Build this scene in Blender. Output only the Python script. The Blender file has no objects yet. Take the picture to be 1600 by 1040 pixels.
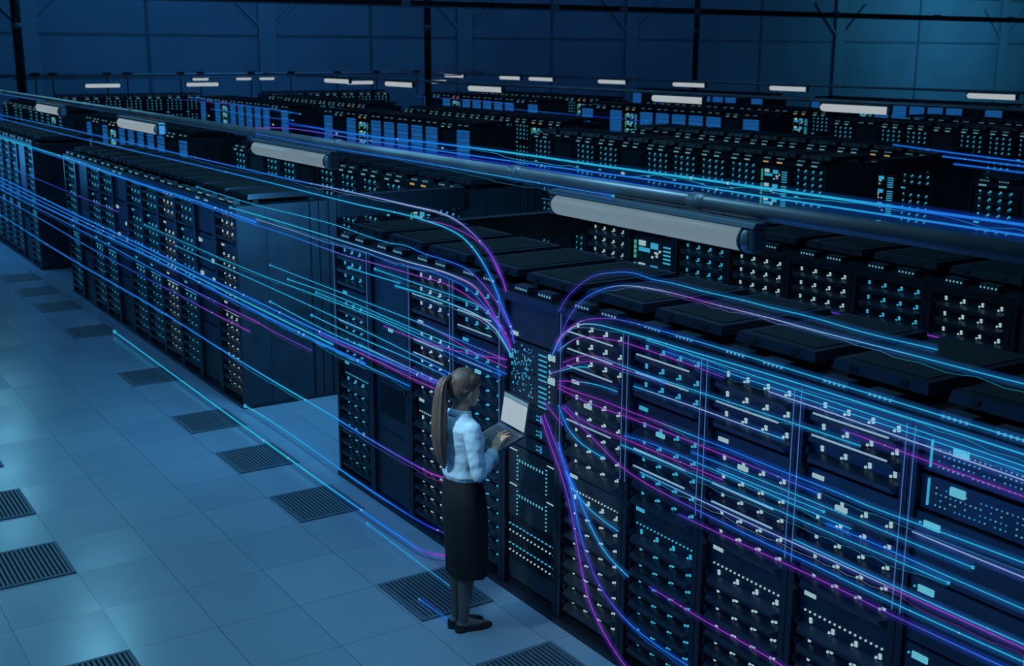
import bpy, bmesh, math, random
from mathutils import Vector, Matrix, noise

random.seed(7)
SC = bpy.context.scene
COL = SC.collection
PI = math.pi

# ------------------------------------------------------------------ camera
YAW, PITCH, ROLL, FPX = 0.577821436, 0.233470611, 0.004004, 1854.157
cam_d = bpy.data.cameras.new('camera')
cam = bpy.data.objects.new('camera', cam_d)
COL.objects.link(cam)
cam_d.sensor_fit = 'HORIZONTAL'
cam_d.sensor_width = 36.0
cam_d.lens = 36.0 * FPX / 1600.0
cam_d.clip_end = 300
_f = Vector((math.sin(YAW) * math.cos(PITCH), math.cos(YAW) * math.cos(PITCH), -math.sin(PITCH)))
_r = Vector((math.cos(YAW), -math.sin(YAW), 0))
_u = _r.cross(_f)
_R = _r * math.cos(ROLL) + _u * math.sin(ROLL)
_U = -_r * math.sin(ROLL) + _u * math.cos(ROLL)
cam.matrix_world = Matrix(((_R.x, _U.x, -_f.x, 0), (_R.y, _U.y, -_f.y, 0), (_R.z, _U.z, -_f.z, 3.55), (0, 0, 0, 1)))
SC.camera = cam
cam_d.dof.use_dof = True
cam_d.dof.focus_distance = 7.0
cam_d.dof.aperture_fstop = 4.0

# ------------------------------------------------------------------ world, exposure
world = bpy.data.worlds.new('world')
SC.world = world
world.use_nodes = True
bg = world.node_tree.nodes['Background']
bg.inputs[0].default_value = (0.10, 0.42, 1.0, 1)
bg.inputs[1].default_value = 0.022
SC.view_settings.view_transform = 'Standard'
SC.view_settings.look = 'None'
SC.view_settings.exposure = 0.0
SC.view_settings.gamma = 1.0
SC.view_settings.use_curve_mapping = False
SC.cycles.max_bounces = 6
SC.cycles.diffuse_bounces = 2
SC.cycles.glossy_bounces = 3
SC.cycles.transparent_max_bounces = 48


def area(name, loc, aim, size, power, color, spread=PI):
    d = bpy.data.lights.new(name, 'AREA')
    d.shape = 'RECTANGLE'
    d.size, d.size_y = size
    d.energy = power
    d.color = color
    d.spread = spread
    o = bpy.data.objects.new(name, d)
    COL.objects.link(o)
    o.location = loc
    o.rotation_euler = (Vector(aim) - Vector(loc)).to_track_quat('-Z', 'Y').to_euler()
    return o


# left ceiling floodlights, key light, added overhead and wall fill, stand-ins for trail glow
area('aisle_fill', (0.6, 8.0, 8.0), (1.6, 8.0, 0), (2.0, 10), 300, (0.20, 0.62, 1.0))  # unseen fill added overhead to brighten the front floor
area('aisle_fill_far', (2.2, 27.0, 7.5), (2.2, 25.0, 0), (1.2, 10), 140, (0.16, 0.60, 1.0))  # added overhead fill farther down the aisle
area('ceiling_light_left', (4.4, 27.8, 6.0), (2.6, 14.0, 0), (0.8, 1.5), 26, (0.22, 0.72, 1.0))
area('ceiling_light_left_near', (4.2, 18.7, 6.0), (2.4, 10.0, 0), (0.6, 0.7), 20, (0.22, 0.72, 1.0))
area('key_light_on_woman', (0.6, 6.25, 3.9), (3.42, 5.88, 1.44), (0.3, 0.3), 2.7, (0.52, 0.80, 1.0), math.radians(22))
area('entry_fill', (2.6, 3.6, 7.0), (3.4, 5.6, 0), (1.0, 1.0), 20, (0.26, 0.66, 1.0), math.radians(70))  # fill added to brighten the floor near the woman
area('rear_fill', (16, 24, 9.0), (16, 24, 0), (14, 14), 170, (0.12, 0.45, 1.0))  # weaker unseen fill added above the rear rows
area('wall_light_right', (60, 38, 7.5), (61, 46, 2.5), (9, 1), 620, (0.08, 0.55, 0.95))  # this and the next two are area lights added to brighten the wall
area('wall_light_middle', (30, 36, 8.5), (30, 46, 3.5), (30, 1), 330, (0.09, 0.36, 1.0))
area('wall_light_left', (14, 36, 8.5), (12.5, 46, 5.0), (9, 1), 380, (0.05, 0.40, 1.0))
area('trail_fill_left', (3.0, 8.1, 1.75), (4.04, 8.0, 1.55), (3.0, 0.7), 9, (0.04, 0.20, 0.9))  # area lights added before the rack fronts to imitate trail glow
area('trail_fill_right', (3.1, 3.6, 1.75), (4.04, 3.6, 1.6), (2.6, 0.7), 11, (0.04, 0.20, 0.9))
area('trail_fill_middle', (3.1, 14.6, 1.4), (4.04, 14.6, 1.3), (6.0, 0.7), 9, (0.04, 0.24, 1.0))
area('trail_fill_far', (3.0, 23.0, 1.7), (4.04, 23.0, 1.5), (5.0, 0.7), 60, (0.06, 0.40, 1.0))
area('end_panel_fill', (4.3, 9.6, 2.6), (4.3, 11.15, 1.5), (0.5, 0.3), 60, (0.10, 0.50, 1.0))  # area light added to brighten the end panel


# ------------------------------------------------------------------ materials
def mat(name, color, rough=0.5, metal=0.0, spec=0.5, noise_amt=0.0, noise_scale=8.0, stretch=None, bump=0.0):
    m = bpy.data.materials.new(name)
    m.use_nodes = True
    nt = m.node_tree
    b = nt.nodes['Principled BSDF']
    b.inputs['Base Color'].default_value = (*color, 1)
    b.inputs['Roughness'].default_value = rough
    b.inputs['Metallic'].default_value = metal
    b.inputs['Specular IOR Level'].default_value = spec
    if noise_amt or bump:
        tc = nt.nodes.new('ShaderNodeTexCoord')
        mp = nt.nodes.new('ShaderNodeMapping')
        nz = nt.nodes.new('ShaderNodeTexNoise')
        nt.links.new(tc.outputs['Object'], mp.inputs[0])
        if stretch:
            mp.inputs['Scale'].default_value = stretch
        nt.links.new(mp.outputs[0], nz.inputs[0])
        nz.inputs['Scale'].default_value = noise_scale
        nz.inputs['Detail'].default_value = 3
        if noise_amt:
            cr = nt.nodes.new('ShaderNodeValToRGB')
            lo = [max(0, c * (1 - noise_amt)) for c in color]
            hi = [min(1, c * (1 + noise_amt)) for c in color]
            cr.color_ramp.elements[0].color = (*lo, 1)
            cr.color_ramp.elements[1].color = (*hi, 1)
            cr.color_ramp.elements[0].position = 0.3
            cr.color_ramp.elements[1].position = 0.7
            nt.links.new(nz.outputs[0], cr.inputs[0])
            nt.links.new(cr.outputs[0], b.inputs['Base Color'])
        if bump:
            bp = nt.nodes.new('ShaderNodeBump')
            bp.inputs['Strength'].default_value = bump
            bp.inputs['Distance'].default_value = 0.01
            nt.links.new(nz.outputs[0], bp.inputs['Height'])
            nt.links.new(bp.outputs[0], b.inputs['Normal'])
    return m


def emit(name, color, strength=1.0, sample=False, base=(0.02, 0.02, 0.02)):
    m = mat(name, base, 0.4)
    b = m.node_tree.nodes['Principled BSDF']
    b.inputs['Emission Color'].default_value = (*color, 1)
    b.inputs['Emission Strength'].default_value = strength
    if not sample:
        m.cycles.emission_sampling = 'NONE'
    return m


def math_node(nt, op, a, b=None):
    n = nt.nodes.new('ShaderNodeMath')
    n.operation = op
    for i, v in enumerate((a, b)):
        if v is None:
            continue
        if isinstance(v, (int, float)):
            n.inputs[i].default_value = v
        else:
            nt.links.new(v, n.inputs[i])
    return n.outputs[0]


def floor_material():
    m = mat('floor_tiles', (0.30, 0.36, 0.42), 0.34)
    nt = m.node_tree
    b = nt.nodes['Principled BSDF']
    b.inputs['Specular IOR Level'].default_value = 0.6
    tc = nt.nodes.new('ShaderNodeTexCoord')
    sp = nt.nodes.new('ShaderNodeSeparateXYZ')
    nt.links.new(tc.outputs['Object'], sp.inputs[0])
    dx, dy, ox, oy = 0.55, 0.645, 0.0, 6.12
    tx = math_node(nt, 'DIVIDE', math_node(nt, 'SUBTRACT', sp.outputs[0], ox), dx)
    ty = math_node(nt, 'DIVIDE', math_node(nt, 'SUBTRACT', sp.outputs[1], oy), dy)
    fx = math_node(nt, 'FRACT', tx)
    fy = math_node(nt, 'FRACT', ty)

    def dist(f):
        return math_node(nt, 'MINIMUM', f, math_node(nt, 'SUBTRACT', 1.0, f))
    gx = math_node(nt, 'LESS_THAN', math_node(nt, 'MULTIPLY', dist(fx), dx), 0.0028)
    gy = math_node(nt, 'LESS_THAN', math_node(nt, 'MULTIPLY', dist(fy), dy), 0.0024)
    g = math_node(nt, 'MAXIMUM', gx, gy)
    # each tile lies at its own slight tilt and has its own tone
    cx = nt.nodes.new('ShaderNodeCombineXYZ')
    nt.links.new(math_node(nt, 'FLOOR', tx), cx.inputs[0])
    nt.links.new(math_node(nt, 'FLOOR', ty), cx.inputs[1])
    wn = nt.nodes.new('ShaderNodeTexWhiteNoise')
    wn.noise_dimensions = '3D'
    nt.links.new(cx.outputs[0], wn.inputs['Vector'])
    nz = nt.nodes.new('ShaderNodeTexNoise')
    nz.inputs['Scale'].default_value = 1.1
    nz.inputs['Detail'].default_value = 4
    nt.links.new(tc.outputs['Object'], nz.inputs[0])
    mix = nt.nodes.new('ShaderNodeMix')
    mix.data_type = 'RGBA'
    mix.inputs[6].default_value = (0.24, 0.31, 0.38, 1)
    mix.inputs[7].default_value = (0.33, 0.40, 0.46, 1)
    nt.links.new(math_node(nt, 'ADD', math_node(nt, 'MULTIPLY', wn.outputs[0], 0.45), math_node(nt, 'MULTIPLY', nz.outputs[0], 0.55)), mix.inputs[0])
    mix2 = nt.nodes.new('ShaderNodeMix')
    mix2.data_type = 'RGBA'
    nt.links.new(math_node(nt, 'MULTIPLY', g, math_node(nt, 'ADD', 0.25, math_node(nt, 'MULTIPLY', nz.outputs[0], 0.8))), mix2.inputs[0])
    nt.links.new(mix.outputs[2], mix2.inputs[6])
    mix2.inputs[7].default_value = (0.05, 0.07, 0.09, 1)
    nt.links.new(mix2.outputs[2], b.inputs['Base Color'])
    vm = nt.nodes.new('ShaderNodeVectorMath')
    vm.operation = 'SUBTRACT'
    nt.links.new(wn.outputs[1], vm.inputs[0])
    vm.inputs[1].default_value = (0.5, 0.5, 0.5)
    vs = nt.nodes.new('ShaderNodeVectorMath')
    vs.operation = 'MULTIPLY'
    nt.links.new(vm.outputs[0], vs.inputs[0])
    vs.inputs[1].default_value = (0.030, 0.030, 0.0)
    va = nt.nodes.new('ShaderNodeVectorMath')
    va.operation = 'ADD'
    nt.links.new(vs.outputs[0], va.inputs[0])
    va.inputs[1].default_value = (0, 0, 1)
    vn = nt.nodes.new('ShaderNodeVectorMath')
    vn.operation = 'NORMALIZE'
    nt.links.new(va.outputs[0], vn.inputs[0])
    nt.links.new(vn.outputs[0], b.inputs['Normal'])
    rr = nt.nodes.new('ShaderNodeMapRange')
    nt.links.new(nz.outputs[0], rr.inputs[0])
    rr.inputs[3].default_value = 0.17
    rr.inputs[4].default_value = 0.30
    nt.links.new(rr.outputs[0], b.inputs['Roughness'])
    return m


def trail_material():
    m = bpy.data.materials.new('trail_light')
    m.use_nodes = True
    nt = m.node_tree
    nt.nodes.clear()
    o = nt.nodes.new('ShaderNodeOutputMaterial')
    e = nt.nodes.new('ShaderNodeEmission')
    a = nt.nodes.new('ShaderNodeAttribute')
    a.attribute_name = 'trail_color'
    nt.links.new(a.outputs[0], e.inputs[0])
    nt.links.new(e.outputs[0], o.inputs[0])
    m.cycles.emission_sampling = 'NONE'
    return m


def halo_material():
    """glow painted on a sheath around a trail: brightest along its axis, fading to nothing at its rim."""
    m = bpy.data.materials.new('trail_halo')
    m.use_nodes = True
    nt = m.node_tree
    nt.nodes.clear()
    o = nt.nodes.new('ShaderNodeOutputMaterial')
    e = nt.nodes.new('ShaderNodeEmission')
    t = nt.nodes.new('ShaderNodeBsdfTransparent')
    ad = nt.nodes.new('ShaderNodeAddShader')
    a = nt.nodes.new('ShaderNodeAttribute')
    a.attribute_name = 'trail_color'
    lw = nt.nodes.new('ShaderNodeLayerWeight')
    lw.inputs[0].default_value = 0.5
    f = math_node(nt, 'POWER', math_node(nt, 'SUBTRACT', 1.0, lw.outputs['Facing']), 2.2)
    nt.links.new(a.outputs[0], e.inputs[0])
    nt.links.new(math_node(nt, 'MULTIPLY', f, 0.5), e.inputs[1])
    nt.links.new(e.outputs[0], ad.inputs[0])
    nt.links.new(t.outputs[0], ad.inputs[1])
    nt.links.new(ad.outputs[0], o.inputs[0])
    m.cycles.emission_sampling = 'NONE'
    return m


def screen_material():
    m = emit('laptop_screen', (0.34, 0.44, 0.49), 1.0, True)
    return m


M = dict(
    black=mat('rack_black_steel', (0.012, 0.015, 0.022), 0.42, 0.0, 0.5, 0.25, 3.0),
    frame=mat('rack_frame_steel', (0.022, 0.028, 0.040), 0.38, 0.3),
    dark=mat('rack_interior', (0.006, 0.007, 0.010), 0.8),
    unit=mat('server_bezel', (0.045, 0.055, 0.075), 0.36, 0.4, 0.5, 0.2, 14.0),
    panel=mat('rack_blank_panel', (0.030, 0.040, 0.055), 0.45, 0.2, 0.5, 0.2, 5.0),
    roof=mat('rack_roof_tray', (0.020, 0.025, 0.036), 0.32, 0.2),
    metal=mat('galvanised_pipe', (0.22, 0.25, 0.28), 0.38, 0.35, 0.5, 0.3, 2.0),
    steel=mat('painted_post', (0.012, 0.012, 0.014), 0.4),
    fixture=mat('lamp_channel', (0.10, 0.13, 0.16), 0.4, 0.4),
    wall=mat('wall_cladding', (0.16, 0.20, 0.25), 0.65, 0.0, 0.3, 0.12, 0.35),
    column=mat('wall_column', (0.16, 0.20, 0.24), 0.6),
    joint=mat('wall_joint', (0.075, 0.095, 0.12), 0.7),
    floor=floor_material(),
    vent=mat('vent_slats', (0.12, 0.16, 0.20), 0.5, 0.2),
    ventdark=mat('vent_shade_plate', (0.004, 0.005, 0.007), 0.9),
    white=emit('led_white', (0.31, 0.48, 0.53)),
    cyan=emit('led_cyan', (0.035, 0.33, 0.52)),
    blue=emit('led_blue', (0.02, 0.19, 0.42)),
    green=emit('led_green', (0.04, 0.30, 0.20)),
    amber=emit('led_amber', (0.45, 0.30, 0.12)),
    badge=emit('badge_white', (0.27, 0.43, 0.48)),
    dim=emit('led_dim', (0.11, 0.29, 0.36)),
    display=emit('display_cyan', (0.10, 0.42, 0.55)),
    bar=emit('bar_lavender', (0.20, 0.34, 0.48)),
    edge=emit('edge_blue', (0.05, 0.12, 0.32)),
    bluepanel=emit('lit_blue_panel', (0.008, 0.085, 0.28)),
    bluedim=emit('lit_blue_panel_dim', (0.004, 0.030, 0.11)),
    tube=emit('fluorescent_tube', (0.38, 0.43, 0.46), 1.0, True, (0.01, 0.01, 0.01)),
    tubemid=emit('fluorescent_tube_mid', (0.25, 0.31, 0.34), 1.0, True, (0.01, 0.01, 0.01)),
    tubenear=emit('fluorescent_tube_near', (0.135, 0.20, 0.245), 1.0, True, (0.01, 0.01, 0.01)),
    trail=trail_material(),
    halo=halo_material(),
)


# ------------------------------------------------------------------ mesh builder
class MB:
    def __init__(s):
        s.v, s.f, s.m, s.mats = [], [], [], []

    def mi(s, mt):
        if mt not in s.mats:
            s.mats.append(mt)
        return s.mats.index(mt)

    def face(s, pts, mt):
        n = len(s.v)
        s.v += [tuple(p) for p in pts]
        s.f.append(tuple(range(n, n + len(pts))))
        s.m.append(s.mi(mt))

    def box(s, x0, x1, y0, y1, z0, z1, mt):
        n = len(s.v)
        s.v += [(x0, y0, z0), (x1, y0, z0), (x1, y1, z0), (x0, y1, z0), (x0, y0, z1), (x1, y0, z1), (x1, y1, z1), (x0, y1, z1)]
        for q in ((3, 2, 1, 0), (4, 5, 6, 7), (0, 1, 5, 4), (1, 2, 6, 5), (2, 3, 7, 6), (3, 0, 4, 7)):
            s.f.append(tuple(n + i for i in q))
            s.m.append(s.mi(mt))
        return s

    def hexa(s, lo, hi, mt):
        """8 corner prism: lo and hi are four points each, same order (counter-clockwise seen from hi)."""
        n = len(s.v)
        s.v += [tuple(p) for p in lo] + [tuple(p) for p in hi]
        for q in ((3, 2, 1, 0), (4, 5, 6, 7), (0, 1, 5, 4), (1, 2, 6, 5), (2, 3, 7, 6), (3, 0, 4, 7)):
            s.f.append(tuple(n + i for i in q))
            s.m.append(s.mi(mt))

    def rings(s, rings, mt, closed_ends=True):
        n = len(s.v)
        k = len(rings[0])
        for r in rings:
            s.v += [tuple(p) for p in r]
        for i in range(len(rings) - 1):
            for j in range(k):
                a, b = n + i * k + j, n + i * k + (j + 1) % k
                s.f.append((a, b, b + k, a + k))
                s.m.append(s.mi(mt))
        if closed_ends:
            s.f.append(tuple(n + j for j in reversed(range(k))))
            s.m.append(s.mi(mt))
            s.f.append(tuple(n + (len(rings) - 1) * k + j for j in range(k)))
            s.m.append(s.mi(mt))

    def tube(s, pts, rad, mt, sides=8):
        pts = [Vector(p) for p in pts]
        rr = rad if isinstance(rad, (list, tuple)) else [rad] * len(pts)
        rs = []
        ref = None
        for i, p in enumerate(pts):
            t = (pts[min(i + 1, len(pts) - 1)] - pts[max(i - 1, 0)]).normalized()
            if ref is None:
                ref = t.orthogonal().normalized()
            ref = (ref - t * ref.dot(t)).normalized()
            b = t.cross(ref)
            rs.append([p + (ref * math.cos(2 * PI * j / sides) + b * math.sin(2 * PI * j / sides)) * rr[i] for j in range(sides)])
        s.rings(rs, mt)

    def ellipsoid(s, c, r, mt, rot=None, nu=16, nv=10):
        c = Vector(c)
        n = len(s.v)
        R = rot or Matrix.Identity(3)
        s.v.append(tuple(c + R @ Vector((0, 0, -r[2]))))
        for i in range(1, nv):
            th = -PI / 2 + PI * i / nv
            for j in range(nu):
                ph = 2 * PI * j / nu
                s.v.append(tuple(c + R @ Vector((r[0] * math.cos(th) * math.cos(ph), r[1] * math.cos(th) * math.sin(ph), r[2] * math.sin(th)))))
        s.v.append(tuple(c + R @ Vector((0, 0, r[2]))))
        last = len(s.v) - 1
        k = s.mi(mt)
        for j in range(nu):
            s.f.append((n, n + 1 + (j + 1) % nu, n + 1 + j)); s.m.append(k)
            b = n + 1 + (nv - 2) * nu
            s.f.append((last, b + j, b + (j + 1) % nu)); s.m.append(k)
        for i in range(nv - 2):
            for j in range(nu):
                a = n + 1 + i * nu + j
                b = n + 1 + i * nu + (j + 1) % nu
                s.f.append((a, b, b + nu, a + nu)); s.m.append(k)

    def limb(s, pts, radii, mt, sides=14):
        """tapered limb with rounded ends, through the points."""
        s.tube(pts, radii, mt, sides)
        s.ellipsoid(pts[0], (radii[0],) * 3, mt, None, sides, 8)
        s.ellipsoid(pts[-1], (radii[-1],) * 3, mt, None, sides, 8)

    def mesh(s, name, smooth=False):
        me = bpy.data.meshes.new(name)
        me.from_pydata(s.v, [], s.f)
        for mt in s.mats:
            me.materials.append(mt)
        me.polygons.foreach_set('material_index', s.m)
        if smooth:
            me.polygons.foreach_set('use_smooth', [True] * len(s.f))
        me.update()
        return me


def obj(name, me, parent=None, loc=(0, 0, 0), rz=0.0):
    o = bpy.data.objects.new(name, me)
    COL.objects.link(o)
    if parent:
        o.parent = parent
    o.location = loc
    if rz:
        o.rotation_euler = (0, 0, rz)
    return o


def tag(o, label, cat, group=None):
    o['label'] = label
    o['category'] = cat
    if group:
        o['group'] = group
    return o


def struct(name, me, loc=(0, 0, 0)):
    o = obj(name, me, None, loc)
    o['kind'] = 'structure'
    return o


def bevel(o, w=0.004, seg=2):
    b = o.modifiers.new('bevel', 'BEVEL')
    b.width = w
    b.segments = seg
    b.limit_method = 'ANGLE'
    return o


# ------------------------------------------------------------------ the hall
b = MB(); b.box(-8, 90, -4, 50, -0.12, 0, M['floor']); struct('floor', b.mesh('floor'))
b = MB(); b.box(-8, 90, 46, 46.3, 0, 9.5, M['wall'])
for z in (4.08, 6.6):
    b.box(-8, 90, 45.97, 46.0, z - 0.05, z + 0.05, M['joint'])
for x in (4.5, 13.6, 22.9, 32.1, 41.0, 45.3, 57.7, 72):
    b.box(x - 0.06, x + 0.06, 45.965, 46.0, 0, 9.5, M['joint'])
struct('wall_back', b.mesh('wall_back'))
for i, x in enumerate((-0.2, 9.3, 18.3, 27.4, 36.7, 51.1, 65.4, 79.0)):
    b = MB()
    b.box(x - 0.36, x + 0.36, 45.86, 45.97, 0, 9.5, M['column'])
    for sx in (-1, 1):
        b.hexa([(x + sx * 0.3, 45.88, 4.4), (x + sx * 0.3, 45.97, 4.4), (x + sx * 0.3, 45.97, 4.54), (x + sx * 0.3, 45.88, 4.54)][::sx],
               [(x + sx * 1.9, 45.88, 5.95), (x + sx * 1.9, 45.97, 5.95), (x + sx * 1.9, 45.97, 6.1), (x + sx * 1.9, 45.88, 6.1)][::sx], M['column'])
    struct('trim_%d' % (i + 1), b.mesh('trim'))

# black roof posts with collars, the cross beam under the roof
POSTS = [(7.2, 36.9, 0.13, 'slim black roof post at the far left edge of the hall'),
         (17.2, 30.9, 0.10, 'black roof post rising behind the lamps in the middle of the photo'),
         (27.0, 30.4, 0.085, 'black roof post right of the middle, meeting the cross beam'),
         (32.9, 21.9, 0.075, 'thin black roof post by the brightest wall bay at far right')]
for x, y, r, lab in POSTS:
    root = obj('roof_post', None, None, (x, y, 0))
    tag(root, lab, 'post', 'black roof posts')
    b = MB(); b.tube([(0, 0, 0), (0, 0, 9.4)], r, M['steel'], 16); obj('shaft', b.mesh('shaft', True), root)
    b = MB(); b.tube([(0, 0, 4.12), (0, 0, 4.26)], r * 1.18, M['column'], 16); obj('collar', b.mesh('collar', True), root)
    b = MB(); b.box(-2.4 * r, 2.4 * r, -2.4 * r, 2.4 * r, 0, 0.03, M['steel']); obj('base_plate', b.mesh('base_plate'), root)
root = obj('cross_beam', None, None, (30, 30, 4.83))
tag(root, 'long dark roof beam running along the top edge of the photo', 'beam')
b = MB(); b.box(-22, 22, -0.05, 0.05, -0.09, 0.06, M['steel']); b.box(-22, 22, -0.1, 0.1, -0.12, -0.09, M['column']); obj('beam_rail', b.mesh('beam_rail'), root)
for x in (-14, -9, -6.4, -3.4, 3.1, 8.6, 13.1):
    b = MB(); b.box(x - 0.14, x + 0.14, -0.075, 0.075, -0.11, 0.09, M['column']); obj('bracket', b.mesh('bracket'), root)

# floor vents: one slatted tile each
vent_b = MB()
vent_b.box(-0.262, 0.262, -0.305, 0.305, 0.0, 0.004, M['ventdark'])  # near-black plate: the shade between the slats put into its colour
vent_f = MB()
for (x0, x1, y0, y1) in ((-0.27, -0.245, -0.315, 0.315), (0.245, 0.27, -0.315, 0.315), (-0.245, 0.245, -0.315, -0.29), (-0.245, 0.245, 0.29, 0.315)):
    vent_f.box(x0, x1, y0, y1, 0.0, 0.011, M['vent'])
vent_s = MB()
for i in range(16):
    x = -0.245 + 0.49 * (i + 0.5) / 16
    vent_s.box(x - 0.0088, x + 0.0088, -0.29, 0.29, 0.004, 0.010, M['vent'])
vm = [('shade_plate', vent_b.mesh('vent_shade_plate')), ('frame', vent_f.mesh('vent_frame')), ('grille', vent_s.mesh('vent_grille'))]
ORD = ['first', 'second', 'third', 'fourth', 'fifth', 'sixth', 'seventh', 'eighth', 'ninth', 'tenth', 'eleventh', 'twelfth', 'thirteenth', 'fourteenth']
VR = [4.83, 6.12, 8.055, 9.345, 10.635, 12.57, 15.15, 16.95, 18.24, 19.53]
VL = [6.12, 8.055, 9.345, 10.635]
VLAB = ['slatted floor vent cut by the bottom edge, by the first rack right of control rack',
        'slatted floor vent directly behind the feet of the woman',
        'slatted floor vent, first beyond the woman along the rack bases', 'slatted floor vent, second beyond the woman along the rack bases',
        'slatted floor vent beside the dark end panel of the middle rack block', 'dark floor vent, first beyond the end panel along the middle racks',
        'dark floor vent, second beyond the end panel along the middle racks', 'dark floor vent, third beyond the end panel along the middle racks',
        'dark floor vent, fourth beyond the end panel, by the dark gap', 'farthest dark floor vent at the left edge of the photo',
        'slatted floor vent at the bottom edge, left line of vents', 'largest slatted floor vent in the left line of vents',
        'slatted floor vent cut by the left edge, beyond the largest left one', 'sliver of floor vent farthest along the left line of vents']
for i, (x, y) in enumerate([(3.59, y) for y in VR] + [(1.375, y) for y in VL]):
    root = obj('floor_vent', None, None, (x, y + 0.3225, 0))
    tag(root, VLAB[i], 'floor vent', 'floor vents')
    for n, me in vm:
        obj(n, me, root)

# ------------------------------------------------------------------ server racks
W2, D, H = 0.3225, 1.06, 2.06


def cabinet_mesh():
    m = MB()
    k, f, d = M['black'], M['frame'], M['dark']
    for s in (-1, 1):
        y0, y1 = sorted((s * 0.321, s * 0.300))
        m.box(0.03, D, y0, y1, 0.02, H, k)
        y0, y1 = sorted((s * 0.320, s * 0.283))
        m.box(0.0, 0.05, y0, y1, 0.0, H, f)
    m.box(D - 0.02, D, -0.3, 0.3, 0.02, H, k)
    m.box(0.02, D, -0.3, 0.3, H - 0.03, H, k)
    m.box(0.0, 0.05, -0.283, 0.283, H - 0.06, H, f)
    m.box(0.03, D, -0.3, 0.3, 0.0, 0.06, k)
    m.box(-0.02, 0.03, -0.321, 0.321, 0.0, 0.035, f)
    m.box(0.11, 0.13, -0.3, 0.3, 0.06, H - 0.03, d)
    return m.mesh('cabinet')


def roof_mesh():
    m = MB()
    z0, z1 = H + 0.05, H + 0.10
    lo = [(0.15, -0.272, z0), (0.98, -0.272, z0), (0.98, 0.272, z0), (0.15, 0.272, z0)]
    hi = [(0.162, -0.262, z1), (0.97, -0.262, z1), (0.97, 0.262, z1), (0.162, 0.262, z1)]
    m.hexa(lo, hi, M['roof'])
    m.box(0.22, 0.92, -0.215, 0.215, z1 - 0.001, z1 + 0.004, M['dark'])
    for y in (-0.14, 0.14):
        m.box(0.1495, 0.16, y - 0.02, y + 0.02, z0 + 0.012, z1 - 0.012, M['dark'])
    for x in (0.25, 0.85):
        for y in (-0.2, 0.2):
            m.box(x - 0.03, x + 0.03, y - 0.03, y + 0.03, H, z0, M['dark'])
    return m.mesh('roof_tray')


def lightbox_mesh():
    m = MB()
    m.box(0.03, 0.10, -0.075, 0.075, H, H + 0.045, M['panel'])
    for i in range(5):
        y = -0.056 + 0.028 * i
        m.box(0.024, 0.031, y - 0.0045, y + 0.0045, H + 0.018, H + 0.030, M['dim'])
    return m.mesh('roof_light_box')


def unit_mesh(h):
    m = MB()
    u = M['unit']
    m.box(0.055, 0.11, -0.28, 0.28, 0.002, h - 0.004, M['panel'])
    t = 0.040
    lo = [(0.055, -0.279, 0.0), (0.055, 0.279, 0.0), (0.006, 0.252, 0.004), (0.006, -0.252, 0.004)]
    hi = [(0.055, -0.279, t + 0.012), (0.055, 0.279, t + 0.012), (-0.012, 0.235, t - 0.006), (-0.012, -0.235, t - 0.006)]
    m.hexa(lo[::-1], hi[::-1], u)
    for s in (-1, 1):
        y0, y1 = sorted((s * 0.279, s * 0.262))
        m.box(0.02, 0.06, y0, y1, t, h * 0.72, u)
    return m.mesh('server_unit')


def unit_lights(c, h):
    m = MB()
    k = M[c]
    zc = 0.052 + (h - 0.052) * 0.52
    for i, y in enumerate((0.205, 0.065, -0.075, -0.215)):
        w = 0.0068
        m.box(0.046, 0.055, y - w, y + w, zc + 0.0005, zc + 0.013, k)
        m.box(0.046, 0.055, y - w - 0.001, y + w - 0.002, zc - 0.013, zc - 0.002, k)
        if i:
            m.box(0.046, 0.055, y + 0.017, y + 0.0265, zc - 0.019, zc - 0.009, k)
            m.box(0.000, 0.006, y + 0.006, y + 0.014, 0.027, 0.033, M['dim'])
    return m.mesh('indicator_dots')


def lip_highlight_mesh(c):  # emissive tube painting a pale highlight along the bezel lip
    m = MB()
    m.tube([(-0.014, 0.215, 0.0), (-0.014, -0.215, 0.0)], 0.0052, M[c], 6)
    return m.mesh('lip_highlight')


def badge_mesh(c, rows=False):
    m = MB()
    m.box(0.05, 0.10, -0.28, 0.28, 0.0, 0.098, M['panel'])
    m.box(0.044, 0.052, 0.180, 0.250, 0.052, 0.073, M[c if c != 'white' else 'badge'])
    return m.mesh('status_panel')


def dotrow_mesh(c):
    m = MB()
    m.box(0.05, 0.10, -0.28, 0.28, 0.0, 0.05, M['panel'])
    for i in range(16):
        y = 0.24 - i * 0.031
        m.box(0.044, 0.052, y - 0.0042, y + 0.0042, 0.022, 0.0305, M[c])
    return m.mesh('dot_row')


def edge_mesh():  # emissive tube painting a glowing outline along a rack post
    m = MB()
    for s in (0,):
        m.tube([(-0.006, s * 0.301, 1.16), (-0.006, s * 0.301, H - 0.04)], 0.0024, M['edge'], 5)
    return m.mesh('edge_highlight')


CAB, ROOF, LBOX, EDGE = cabinet_mesh(), roof_mesh(), lightbox_mesh(), edge_mesh()
UNIT, UNITS = unit_mesh(0.098), {}
for c in ('white', 'cyan'):
    UNITS[c] = unit_lights(c, 0.098)
BARS = {c: lip_highlight_mesh(c) for c in ('bar', 'edge')}
BADGE = {c: badge_mesh(c) for c in ('white', 'cyan')}
DOTS = {c: dotrow_mesh(c) for c in ('white', 'cyan')}
BASE = [('cabinet', CAB, (0, 0, 0), []), ('roof_tray', ROOF, (0, 0, 0), []),
        ('roof_light_box', LBOX, (0, 0.14, 0), []), ('roof_light_box', LBOX, (0, -0.12, 0), [])]


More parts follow.
